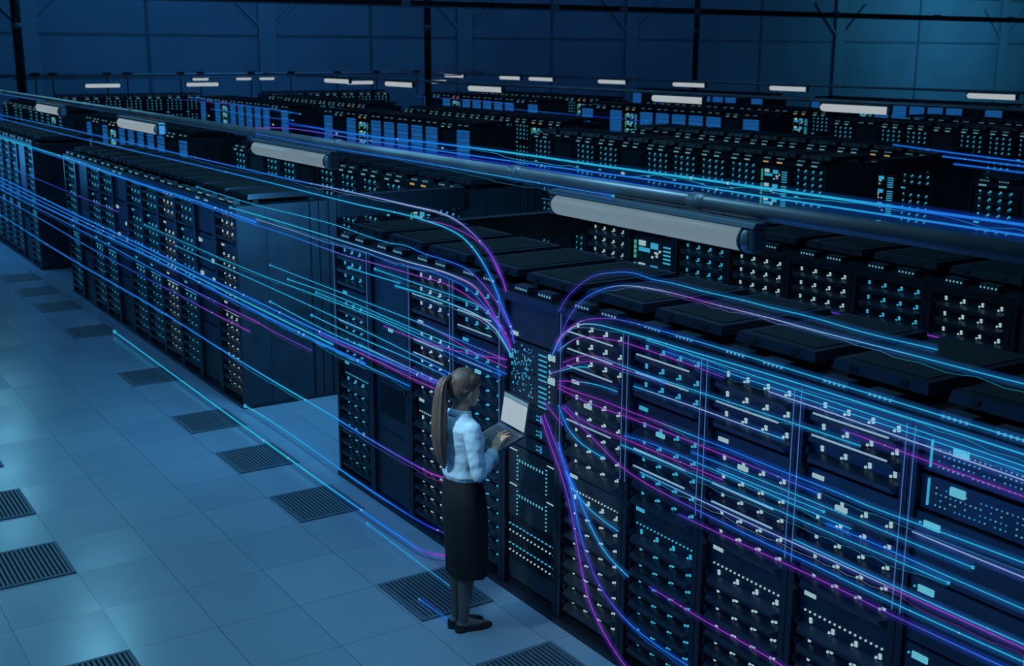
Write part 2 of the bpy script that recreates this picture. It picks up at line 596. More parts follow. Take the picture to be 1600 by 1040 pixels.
def spec_servers(c, bars=(), edge=False, skip_low=False):
    """detailed rack: status panels at two heights, server units with four light groups each."""
    s = list(BASE)
    zs = [1.885, 1.78, 1.675, 1.44, 1.34, 1.24, 1.14, 1.04]
    if not skip_low:
        zs += [0.80 - 0.1 * i for i in range(8)]
    for i, z in enumerate(zs):
        kids = [('indicator_dots', UNITS[c], (0, 0, 0))]
        if i in bars:
            kids.append(('lip_highlight', BARS['bar'], (0, 0, 0.046)))
        s.append(('server_unit', UNIT, (0, 0, z), kids))
    s.append(('status_panel', BADGE[c], (0, 0, 1.545), []))
    s.append(('status_panel', BADGE[c], (0, 0, 0.945), []))
    s.append(('dot_row', DOTS[c], (0, 0, 0.893), []))
    if edge:
        s += [('edge_highlight', EDGE, (0, 0.301, 0), []), ('edge_highlight', EDGE, (0, -0.301, 0), [])]
    return s


def bank(c, rows, z0, z1, kind='servers'):
    """one mesh of many server bezels plus one mesh of their lights, for racks seen from afar."""
    m, l = MB(), MB()
    for i in range(rows):
        a = z0 + (z1 - z0) * i / rows
        h = (z1 - z0) / rows
        m.box(0.055, 0.11, -0.28, 0.28, a, a + h - 0.006, M['panel'])
        m.hexa([(0.055, -0.279, a), (0.0, -0.25, a), (0.0, 0.25, a), (0.055, 0.279, a)],
               [(0.055, -0.279, a + h * .5), (-0.01, -0.235, a + h * .38), (-0.01, 0.235, a + h * .38), (0.055, 0.279, a + h * .5)], M['unit'])
        zc = a + h * 0.72
        for j, y in enumerate((0.205, 0.065, -0.075, -0.215)):
            l.box(0.046, 0.056, y - 0.012, y + 0.007, zc - 0.009, zc + 0.013, M[c])
            if j:
                l.box(0.046, 0.056, y + 0.014, y + 0.026, zc - 0.018, zc - 0.006, M[c])
    return m.mesh('server_bank'), l.mesh('indicator_dots')


BANK = {}
for c in ('white', 'cyan'):
    a, l = bank(c, 4, 1.62, 1.98)
    a2, l2 = bank(c, 5, 1.04, 1.52)
    a3, l3 = bank(c, 8, 0.08, 0.88)
    BANK[c] = [('server_bank', a, (0, 0, 0), [('indicator_dots', l, (0, 0, 0))]),
               ('server_bank', a2, (0, 0, 0), [('indicator_dots', l2, (0, 0, 0))]),
               ('server_bank', a3, (0, 0, 0), [('indicator_dots', l3, (0, 0, 0))]),
               ('status_panel', BADGE[c], (0, 0, 1.52), []), ('status_panel', BADGE[c], (0, 0, 0.945), []), ('dot_row', DOTS[c], (0, 0, 0.89), [])]


def dashcap(c):
    m = MB()
    for y in (0.14, -0.13):
        m.box(-0.006, 0.002, y - 0.05, y + 0.05, H - 0.036, H - 0.018, M['dim' if c == 'blue' else c])
    return m.mesh('dash_dots')


DASH = {c: dashcap(c) for c in ('blue', 'amber')}


def spec_far(c, dash='blue'):
    return BASE + BANK[c] + [('dash_dots', DASH[dash], (0, 0, 0), [])]


def spec_closed():
    m = MB()
    m.box(0.03, 0.055, -0.28, 0.28, 0.07, H - 0.07, M['panel'])
    for z in (0.62, 1.12, 1.52):
        m.box(0.027, 0.032, -0.27, 0.27, z, z + 0.008, M['dark'])
    for i in range(14):
        y = 0.2 - i * 0.03
        m.box(0.026, 0.031, y - 0.004, y + 0.004, 0.75, 1.0, M['dark'])
    hd = MB()
    hd.box(0.0, 0.03, -0.265, -0.245, 1.0, 1.18, M['frame'])
    return BASE + [('door', m.mesh('rack_door'), (0, 0, 0), [('handle', hd.mesh('door_handle'), (0, 0, 0))])]


def spec_storage():
    m = MB()
    for z0, z1 in ((1.68, 1.98), (1.30, 1.66), (0.7, 1.28), (0.08, 0.68)):
        m.box(0.03, 0.09, -0.28, 0.28, z0, z1, M['panel'])
    m.box(0.012, 0.031, -0.25, 0.17, 1.60, 1.615, M['unit'])
    m.box(0.012, 0.031, -0.25, -0.235, 1.60, 1.9, M['unit'])
    l = MB()
    for y, z in ((0.2, 1.58), (-0.18, 1.40), (-0.18, 1.20), (0.2, 1.22)):
        l.box(0.02, 0.032, y - 0.04, y + 0.04, z - 0.02, z + 0.02, M['badge'])
    for i in range(6):
        l.box(0.024, 0.032, 0.08 - 0.06 * i, 0.092 - 0.06 * i, 1.10, 1.112, M['blue'])
    return BASE + [('blanking_panel', m.mesh('blanking_panel'), (0, 0, 0), [('status_dots', l.mesh('status_dots'), (0, 0, 0))]), ('dash_dots', DASH['blue'], (0, 0, 0), [])]


def spec_board(bright=1):
    m = MB()
    for z0, z1 in ((1.05, 1.98), (0.08, 1.03)):
        m.box(0.04, 0.1, -0.28, 0.28, z0, z1, M['panel'])
    l, g = MB(), MB()
    R = random.Random(3)
    for base in (1.78, 1.58, 1.38, 1.18, 0.9, 0.7, 0.5, 0.3):
        for k in range(4):
            g.box(0.03, 0.042, 0.225, 0.25, base - 0.02 + k * 0.042, base + 0.012 + k * 0.042, M['green'])
        for k in range(5):
            l.box(0.03, 0.042, -0.26, -0.15, base - 0.02 + k * 0.034, base - 0.008 + k * 0.034, M['cyan'])
        for k in range(6):
            l.box(0.03, 0.042, 0.17 - k * 0.026, 0.184 - k * 0.026, base + 0.05, base + 0.085, M['cyan'])
        l.box(0.03, 0.042, 0.10, 0.185, base + 0.10, base + 0.145, M['badge'])
        l.box(0.03, 0.042, -0.07, 0.02, base + 0.09, base + 0.14, M['cyan'])
        for k in range(5):
            y, z = R.uniform(-0.11, 0.05), R.uniform(0, 0.08)
            l.box(0.03, 0.042, y, y + 0.018, base + z, base + z + 0.018, M['white'])
    return BASE + [('circuit_panel', m.mesh('circuit_panel'), (0, 0, 0), [('cyan_dots', l.mesh('cyan_dots'), (0, 0, 0)), ('green_dots', g.mesh('green_dots'), (0, 0, 0))]),
                   ('dash_dots', DASH['amber'], (0, 0, 0), [])]


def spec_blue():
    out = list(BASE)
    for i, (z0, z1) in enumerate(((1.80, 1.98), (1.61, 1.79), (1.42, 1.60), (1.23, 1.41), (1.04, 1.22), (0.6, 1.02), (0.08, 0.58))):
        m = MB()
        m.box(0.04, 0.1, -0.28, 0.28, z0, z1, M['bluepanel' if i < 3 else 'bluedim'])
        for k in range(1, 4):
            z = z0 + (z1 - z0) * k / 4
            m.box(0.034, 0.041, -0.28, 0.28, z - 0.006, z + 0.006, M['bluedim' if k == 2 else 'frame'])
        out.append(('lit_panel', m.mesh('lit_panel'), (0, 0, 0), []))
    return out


def spec_control():
    out = list(BASE)
    m = MB()
    m.box(0.03, 0.08, -0.28, 0.28, 1.76, 1.99, M['panel'])
    l = MB(); l.box(0.022, 0.031, 0.17, 0.25, 1.775, 1.80, M['badge'])
    out.append(('blanking_panel', m.mesh('blanking_panel'), (0, 0, 0), [('badge', l.mesh('badge'), (0, 0, 0))]))
    R = random.Random(11)
    m, l = MB(), MB()
    for z0, z1 in ((1.36, 1.745),):
        m.box(0.035, 0.09, -0.28, 0.28, z0, z1, M['panel'])
        m.box(0.02, 0.036, -0.25, 0.27, z1 - 0.012, z1, M['unit'])
        m.box(0.02, 0.036, -0.02, 0.27, 1.56, 1.568, M['unit'])
    for k in range(11):
        z = 1.70 - k * 0.032 - (0.015 if k > 5 else 0)
        l.box(0.028, 0.036, -0.145, -0.060, z - 0.0035, z + 0.0035, M['cyan'])
    for z in (1.715, 1.565):
        l.box(0.01, 0.036, -0.268, -0.190, z - 0.017, z + 0.017, M['badge'])
    for k in range(90):
        y, z = R.uniform(0.0, 0.25), R.choice([R.uniform(1.57, 1.72), R.uniform(1.40, 1.55)])
        h = R.choice((0.0032, 0.004, 0.008))
        l.box(0.030, 0.036, y - 0.0026, y + 0.0026, z - h, z + h, M[R.choice(('cyan', 'cyan', 'dim', 'blue'))])
    for k in range(9):
        l.box(0.030, 0.036, -0.180, -0.172, 1.412 + k * 0.034, 1.420 + k * 0.034, M['white'])
    out.append(('switch_panel', m.mesh('switch_panel'), (0, 0, 0), [('indicator_dots', l.mesh('switch_lights'), (0, 0, 0))]))
    for z0 in (1.05, 1.15, 1.25):
        m, l = MB(), MB()
        m.hexa([(0.08, -0.28, z0), (0.02, -0.27, z0), (0.02, 0.27, z0), (0.08, 0.28, z0)],
               [(0.08, -0.28, z0 + .09), (0.012, -0.27, z0 + .085), (0.012, 0.27, z0 + .085), (0.08, 0.28, z0 + .09)], M['unit'])
        for yy in (-0.09, 0.21):
            for dy in (0, 0.02):
                for dz in (0.03, 0.055):
                    l.box(0.010, 0.02, yy + dy - 0.0036, yy + dy + 0.0036, z0 + dz - 0.0036, z0 + dz + 0.0036, M['cyan'])
        l.box(0.006, 0.02, -0.125, -0.118, z0 + 0.02, z0 + 0.07, M['blue'])
        out.append(('drawer', m.mesh('drawer'), (0, 0, 0), [('indicator_dots', l.mesh('drawer_lights'), (0, 0, 0))]))
    for z0 in (0.79, 0.545):
        m, l = MB(), MB()
        m.box(0.03, 0.09, -0.28, 0.28, z0, z0 + 0.24, M['panel'])
        l.box(0.024, 0.031, 0.175, 0.26, z0 + 0.207, z0 + 0.213, M['badge'])
        l.box(0.024, 0.031, -0.255, -0.17, z0 + 0.207, z0 + 0.213, M['badge'])
        for k in range(7):
            for y in (0.172, -0.162):
                z = z0 + 0.175 - k * 0.027
                l.box(0.025, 0.031, y - 0.0065, y + 0.0065, z - 0.0034, z + 0.0034, M['display'])
        for k in range(9):
            y = 0.145 - k * 0.033
            l.box(0.025, 0.031, y - 0.0034, y + 0.0034, z0 + 0.14, z0 + 0.157, M['display'])
        out.append(('disk_panel', m.mesh('disk_panel'), (0, 0, 0), [('indicator_dots', l.mesh('disk_lights'), (0, 0, 0))]))
    m, l = MB(), MB()
    m.box(0.035, 0.09, -0.28, 0.28, 0.08, 0.54, M['panel'])
    for k in range(20):
        y = 0.26 - k * 0.0275
        m.box(0.03, 0.036, y - 0.003, y + 0.003, 0.22, 0.53, M['dark'])
    for z, wide in ((0.47, 1), (0.42, 0), (0.33, 1), (0.28, 0)):
        for k in range(13):
            y = 0.255 - k * 0.0425
            w, h = (0.0095, 0.0032) if wide else (0.0045, 0.0045)
            l.box(0.022, 0.03, y - w, y + w, z - h, z + h, M['cyan' if wide else 'white'])
    out.append(('louvred_panel', m.mesh('louvred_panel'), (0, 0, 0), [('indicator_dots', l.mesh('louvre_lights'), (0, 0, 0))]))
    return out


def spec_nearest():
    out = list(BASE)
    R = random.Random(5)
    for j, z0 in enumerate((1.83, 1.66)):
        m, l = MB(), MB()
        m.box(0.035, 0.09, -0.28, 0.28, z0, z0 + 0.15, M['panel'])
        for k in range(20):
            for q in range(4):
                if R.random() < 0.75:
                    y, z = 0.2 - k * 0.024, z0 + 0.03 + q * 0.026
                    l.box(0.030, 0.036, y - 0.0028, y + 0.0028, z - 0.0028, z + 0.0028, M[R.choice(('cyan', 'dim', 'blue'))])
        l.box(0.026, 0.036, 0.235, 0.242, z0 + 0.02, z0 + 0.14, M['cyan'])
        l.box(0.022, 0.036, 0.06, 0.13, z0 + 0.10, z0 + 0.135, M['display'])
        out.append(('switch_panel', m.mesh('switch_panel'), (0, 0, 0), [('indicator_dots', l.mesh('switch_lights'), (0, 0, 0))]))
    for z0, z1 in ((1.365, 1.645), (1.05, 1.35), (0.80, 1.035)):
        m, l = MB(), MB()
        m.box(0.02, 0.09, -0.28, 0.28, z0, z1, M['panel'])
        l.box(0.012, 0.021, 0.155, 0.235, z1 - 0.06, z1 - 0.03, M['display'])
        l.box(0.012, 0.021, 0.25, 0.258, z1 - 0.05, z1 - 0.042, M['cyan'])
        out.append(('blanking_panel', m.mesh('blanking_panel'), (0, 0, 0), [('display', l.mesh('display'), (0, 0, 0))]))
    for z0 in (0.58, 0.36, 0.1):
        m, l = MB(), MB()
        m.box(0.03, 0.09, -0.28, 0.28, z0, z0 + 0.2, M['panel'])
        l.box(0.022, 0.031, -0.22, 0.02, z0 + 0.1, z0 + 0.16, M['blue'])
        l.box(0.02, 0.031, 0.08, 0.14, z0 + 0.06, z0 + 0.085, M['display'])
        out.append(('control_panel', m.mesh('control_panel'), (0, 0, 0), [('display', l.mesh('control_display'), (0, 0, 0))]))
    out += [('edge_highlight', EDGE, (0, 0.301, 0), []), ('edge_highlight', EDGE, (0, -0.301, 0), [])]
    return out


def end_panel_mesh():
    m = MB()
    m.box(0.0, 0.76, -0.022, 0.0, 0.03, H, M['panel'])
    for x0, x1 in ((0.78, 0.86), (0.875, 0.965), (0.985, D)):
        m.box(x0, x1, -0.03, 0.0, 0.03, H, M['panel'])
    m.box(0.0, D, -0.035, 0.0, 0.0, 0.03, M['frame'])
    m.box(0.3, 0.31, -0.023, 0.0, 0.03, H, M['frame'])
    return m.mesh('end_panel')


SPEC = {
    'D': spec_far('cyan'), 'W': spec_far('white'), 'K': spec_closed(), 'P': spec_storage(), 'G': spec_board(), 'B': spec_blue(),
    'C': spec_control(), 'N': spec_nearest(),
    'dc': spec_servers('cyan'), 'dw': spec_servers('white'),
    'e2': spec_servers('white', (0, 1), True), 'e3': spec_servers('white', (1, 4, 5), True), 'e4': spec_servers('cyan', (0, 1, 4, 5), True),
    'e5': spec_servers('white', (0, 1, 2, 4), True), 'e7': spec_servers('cyan', (1, 2, 3), True), 'e8': spec_servers('white', (1, 3, 4), True),
    'e10': spec_servers('cyan', (4,), True),
}
ENDP = end_panel_mesh()
LOOK = {'D': 'black rack of small cyan lights', 'W': 'black rack of small white lights', 'K': 'dark closed rack', 'P': 'dark storage rack with few lights', 'G': 'rack with green and cyan circuit lights',
        'B': 'rack of glowing blue panels', 'C': 'control rack of fine switch lights in front of the woman', 'N': 'nearest rack with blank panels and small displays', 'dc': 'black server rack with cyan lights',
        'dw': 'black server rack with white lights', 'e2': 'black server rack with white lights', 'e3': 'black server rack with white lights', 'e4': 'black server rack with cyan lights',
        'e5': 'black server rack with white lights', 'e7': 'black server rack with cyan lights', 'e8': 'black server rack with white lights', 'e10': 'black server rack with cyan lights'}


def rack(kind, x, y, label, group, rz=0.0, end=False):
    root = obj('server_rack', None, None, (x, y, 0), rz)
    tag(root, label, 'server rack', group)
    for n, me, loc, kids in SPEC[kind]:
        p = obj(n, me, root, loc)
        for k in kids:
            obj(k[0], k[1], p, k[2])
    if end:
        obj('end_panel', ENDP, root, (0, -0.322, 0))
    return root


PITCHY = 0.6455
S = 'DKDDPDDDDGD'        # order from the far end of a block to its near end
SR = 'DGDDDDDPDKD'
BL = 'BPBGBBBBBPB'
FRONT2 = ['e10', 'K', 'e8', 'e7', 'C', 'e5', 'e4', 'e3', 'e2', 'N']
FRONT1 = ['dc', 'K', 'dc', 'dc', 'P', 'dc', 'dc', 'dw', 'dc', 'P', 'dw']
ROWX = {'front row': 4.04, 'second row': 6.6, 'third row': 12.3, 'fourth row': 14.55, 'fifth row': 20.2, 'sixth row': 22.5, 'rearmost row': 29.4}
BLK = {'near block': 8.9, 'middle block': 18.26, 'far block': 27.5, 'farthest block': 36.7}   # far end of each block
PLAN = [('front row', 'near block', FRONT2, 0, 10), ('front row', 'middle block', FRONT1, 0, 11), ('front row', 'far block', ['dc', 'P', 'dc', 'dc', 'dc', 'dc', 'dc', 'dc', 'dc', 'K', 'dc'], 4, 11),
        ('second row', 'near block', ['dw', 'G', 'dc', 'dw', 'dw', 'dc', 'dw', 'P', 'dw', 'K', 'dc'], 0, 9), ('second row', 'middle block', list(S), 0, 11), ('second row', 'far block', list(BL), 0, 11),
        ('second row', 'farthest block', list(S), 0, 11),
        ('third row', 'near block', list(S), 0, 3), ('third row', 'middle block', list(S), 0, 11), ('third row', 'far block', list(BL), 0, 11), ('third row', 'farthest block', list(BL), 0, 11),
        ('fourth row', 'middle block', list(S), 0, 11), ('fourth row', 'far block', list(S), 0, 11), ('fourth row', 'farthest block', list(S), 0, 11),
        ('fifth row', 'middle block', list(S), 0, 8), ('fifth row', 'far block', list(BL), 0, 11), ('fifth row', 'farthest block', list(BL), 0, 11),
        ('sixth row', 'middle block', list(S), 0, 6), ('sixth row', 'far block', list(S), 0, 11), ('sixth row', 'farthest block', list(S), 0, 11),
        ('rearmost row', 'far block', list(BL), 0, 11), ('rearmost row', 'farthest block', list(BL), 0, 11)]
for row, blk, kinds, i0, i1 in PLAN:
    for i in range(i0, i1):
        kd = kinds[i]
        y = BLK[blk] - PITCHY * (i + 0.5)
        if kd in ('C', 'N'):
            lab = LOOK[kd] + (', right edge of the front row' if kd == 'N' else '')
        else:
            lab = '%s, %s from far end, %s, %s' % (LOOK[kd], ORD[i], blk, row)
        rack(kd, ROWX[row], y, lab, 'server racks of the %s, %s' % (row, blk), 0.0, i == 10)
# racks of the cross row facing the camera at the far end
CROSS = [(8.9 + 0.648 * i, 'far left') for i in range(7)] + [(15.7 + 0.648 * i, 'middle') for i in range(7)]
n = 0
for x, part in CROSS:
    i = n % 7
    n += 1
    rack('D', x, 38.6, 'distant rack of cyan dots, %s from the left, %s group, cross row' % (ORD[i], part), 'racks of the cross row at the far end', PI / 2)

# dark headers bridging the two front rows at the ends of their blocks
HEAD = [('front rows at the near end of the middle block', 4.04, 6.6, 11.12), ('front rows at the far end of the near block', 4.04, 6.6, 8.93), ('third and fourth rows at the cross aisle', 12.3, 14.55, 11.12)]
for lab, x0, x1, y in HEAD:
    root = obj('aisle_header', None, None, (x0 + 1.06, y, 2.08))
    tag(root, 'dark overhead header bridging the ' + lab, 'aisle header')
    L = x1 - x0 - 1.06
    m = MB(); m.box(0, L, -0.05, 0.05, -0.20, 0.02, M['frame']); bevel(obj('beam', m.mesh('header_beam'), root), 0.008)
    m = MB(); m.box(0, L, -0.055, 0.055, 0.02, 0.03, M['unit']); obj('cap_rail', m.mesh('cap_rail'), root)

# ------------------------------------------------------------------ lamp pipes and fluorescent lamps
def pipe(label, pts, r, couplings=()):
    root = obj('lamp_pipe', None, None, pts[0])
    tag(root, label, 'pipe')
    p0 = Vector(pts[0])
    m = MB(); m.tube([Vector(p) - p0 for p in pts], r, M['metal'], 16); obj('pipe', m.mesh('pipe', True), root)
    dirv = (Vector(pts[-1]) - p0).normalized()
    for c in couplings:
        m = MB(); a = dirv * c; m.tube([a - dirv * 0.05, a + dirv * 0.05], r * 1.22, M['metal'], 16); obj('coupling', m.mesh('coupling', True), root)
    return root


def lamp(x0, y0, x1, y1, z, label, group, near=False, drop=0.05):
    a, b2 = Vector((x0, y0, 0)), Vector((x1, y1, 0))
    c = (a + b2) / 2
    L = (b2 - a).length
    rz = math.atan2(b2.y - a.y, b2.x - a.x)
    root = obj('fluorescent_lamp', None, None, (c.x, c.y, z), rz)
    tag(root, label, 'lamp', group)
    h = L / 2
    m = MB()
    m.hexa([(-h, -0.045, 0.052), (h, -0.045, 0.052), (h, 0.045, 0.052), (-h, 0.045, 0.052)], [(-h, -0.030, 0.080), (h, -0.030, 0.080), (h, 0.030, 0.080), (-h, 0.030, 0.080)], M['fixture'])
    bevel(obj('channel', m.mesh('channel'), root), 0.006)
    m = MB(); m.limb([(-h + 0.06, 0, 0), (h - 0.085, 0, 0)], [0.056, 0.056], M[('tube', 'tubenear', 'tubemid')[int(near)]], 16); obj('tube', m.mesh('tube', True), root)
    for s in (-1, 1):
        m = MB()
        x0_, x1_ = sorted((s * (h - 0.05), s * h))
        m.box(x0_, x1_, -0.040, 0.040, -0.052, 0.054, M['fixture'])
        bevel(obj('end_socket', m.mesh('end_socket'), root), 0.012)
    if near:
        m = MB(); m.tube([(h - 0.085, 0, 0), (h - 0.04, 0, 0)], 0.0605, M['metal'], 16); m.tube([(h - 0.075, 0, 0), (h - 0.062, 0, 0)], 0.0625, M['dark'], 16); obj('tube_cap', m.mesh('tube_cap', True), root)
    for s in (-0.6, 0.6):
        m = MB(); m.tube([(s * h, 0, 0.085), (s * h, 0, 0.085 + drop)], 0.008, M['metal'], 8); obj('hanger', m.mesh('hanger'), root)
    return root


pipe('long grey pipe carrying the big lamps above the front rack row', [(3.75, 30, 2.865), (3.75, 1.2, 2.865)], 0.038, (9.5, 16.5, 21.9, 24.3, 25.85))
NEAR = [(3.66, 5.2), (7.98, 9.55), (12.1, 13.62), (16.3, 17.75)]
NL = ['largest lit tube lamp hanging above the front racks, nearest the camera', 'second lit tube lamp along the long grey pipe, above the closed racks',
      'third lit tube lamp along the long grey pipe', 'fourth and smallest lit tube lamp on the long grey pipe, far left']
for i, (y0, y1) in enumerate(NEAR):
    lamp(3.66, y1, 3.66, y0, 2.755, NL[i], 'lamps on the long grey pipe', 1 if i < 2 else 2, 0.0)
K2 = 13.4 / 12.6
R2 = [(10.38, 11.58), (13.92, 15.18), (19.65, 20.95), (23.26, 24.6), (26.44, 27.9)]
pipe('thin pipe with a lamp row above the third rack row', [(13.4, 34, 2.865), (13.4, 5, 2.865)], 0.028)
for i, (y0, y1) in enumerate(R2):
    lamp(13.4, y1 * K2, 13.4, y0 * K2, 2.765, 'small lit tube lamp above the third rack row, %s from the right' % ORD[i], 'lamps above the third rack row', False, 0.02)
K3 = 22.0 / 18.5
R3 = [(12.58, 13.6), (17.37, 18.45), (20.42, 21.56), (23.27, 24.43), (26.37, 27.56), (27.95, 29.05), (31.0, 32.18)]
pipe('thin pipe with the farthest lamp row, above the fifth rack row', [(22.0, 42, 2.76), (22.0, 10, 2.76)], 0.028)
for i, (y0, y1) in enumerate(R3):
    lamp(22.0, y1 * K3, 22.0, y0 * K3, 2.665, 'tiny lit tube lamp of the farthest lamp row, %s from the right' % ORD[i], 'lamps of the farthest lamp row', False, 0.02)
pipe('thin pipe crossing the far end, carrying four tiny lamps', [(7.0, 37.0, 2.70), (24.0, 37.0, 2.70)], 0.022)
RV = [(8.95, 10.05), (12.0, 13.1), (17.45, 18.5), (20.5, 21.35)]
for i, (x0, x1) in enumerate(RV):
    lamp(x0, 37, x1, 37, 2.485, 'tiny lamp across the far end above the cross racks, %s from the left' % ORD[i], 'lamps across the far end', False, 0.12)
for i, (x0, x1) in enumerate([(12.6, 13.2), (14.05, 14.65), (14.85, 15.45)]):
    lamp(x0, 38.2, x1, 38.2, 2.63, 'tiny bright lamp under the distant cross pipe, %s from the left' % ORD[i], 'lamps under the distant cross pipe', False, 0.0)
root = obj('cable_rail', None, None, (6.6, 38.2, 2.76))
tag(root, 'dark rail on thin rods crossing above the distant cross racks', 'rail')
m = MB(); m.tube([(0, 0, 0), (17, 0, 0.02)], 0.05, M['metal'], 10); obj('rail', m.mesh('rail', True), root)
for x in (1.25, 1.75, 3.35, 3.97, 5.65, 6.3, 8.0, 9.4, 11.1, 12.6, 14.2):
    m = MB(); m.tube([(x, 0, -0.72), (x, 0, 0)], 0.022, M['steel'], 8); rod = obj('rod', m.mesh('rod'), root)
    m = MB(); m.box(x - 0.12, x + 0.12, -0.06, 0.06, 0.02, 0.09, M['steel']); obj('clamp', m.mesh('clamp'), rod)
# the short lamp on two stub posts standing on the front rack tops
root = obj('stub_lamp', None, None, (4.5, 16.97, 2.06))
tag(root, 'dim lamp bar between two stub posts on the middle front racks', 'lamp')
for y in (1.29, -1.29):
    m = MB(); m.box(-0.05, 0.05, y - 0.022, y + 0.022, 0, 0.19, M['unit']); bevel(obj('stub_post', m.mesh('stub_post'), root), 0.005)
m = MB(); m.tube([(0.02, -1.28, 0.15), (0.02, 1.28, 0.15)], 0.02, M['metal'], 10); obj('lamp_bar', m.mesh('lamp_bar', True), root)

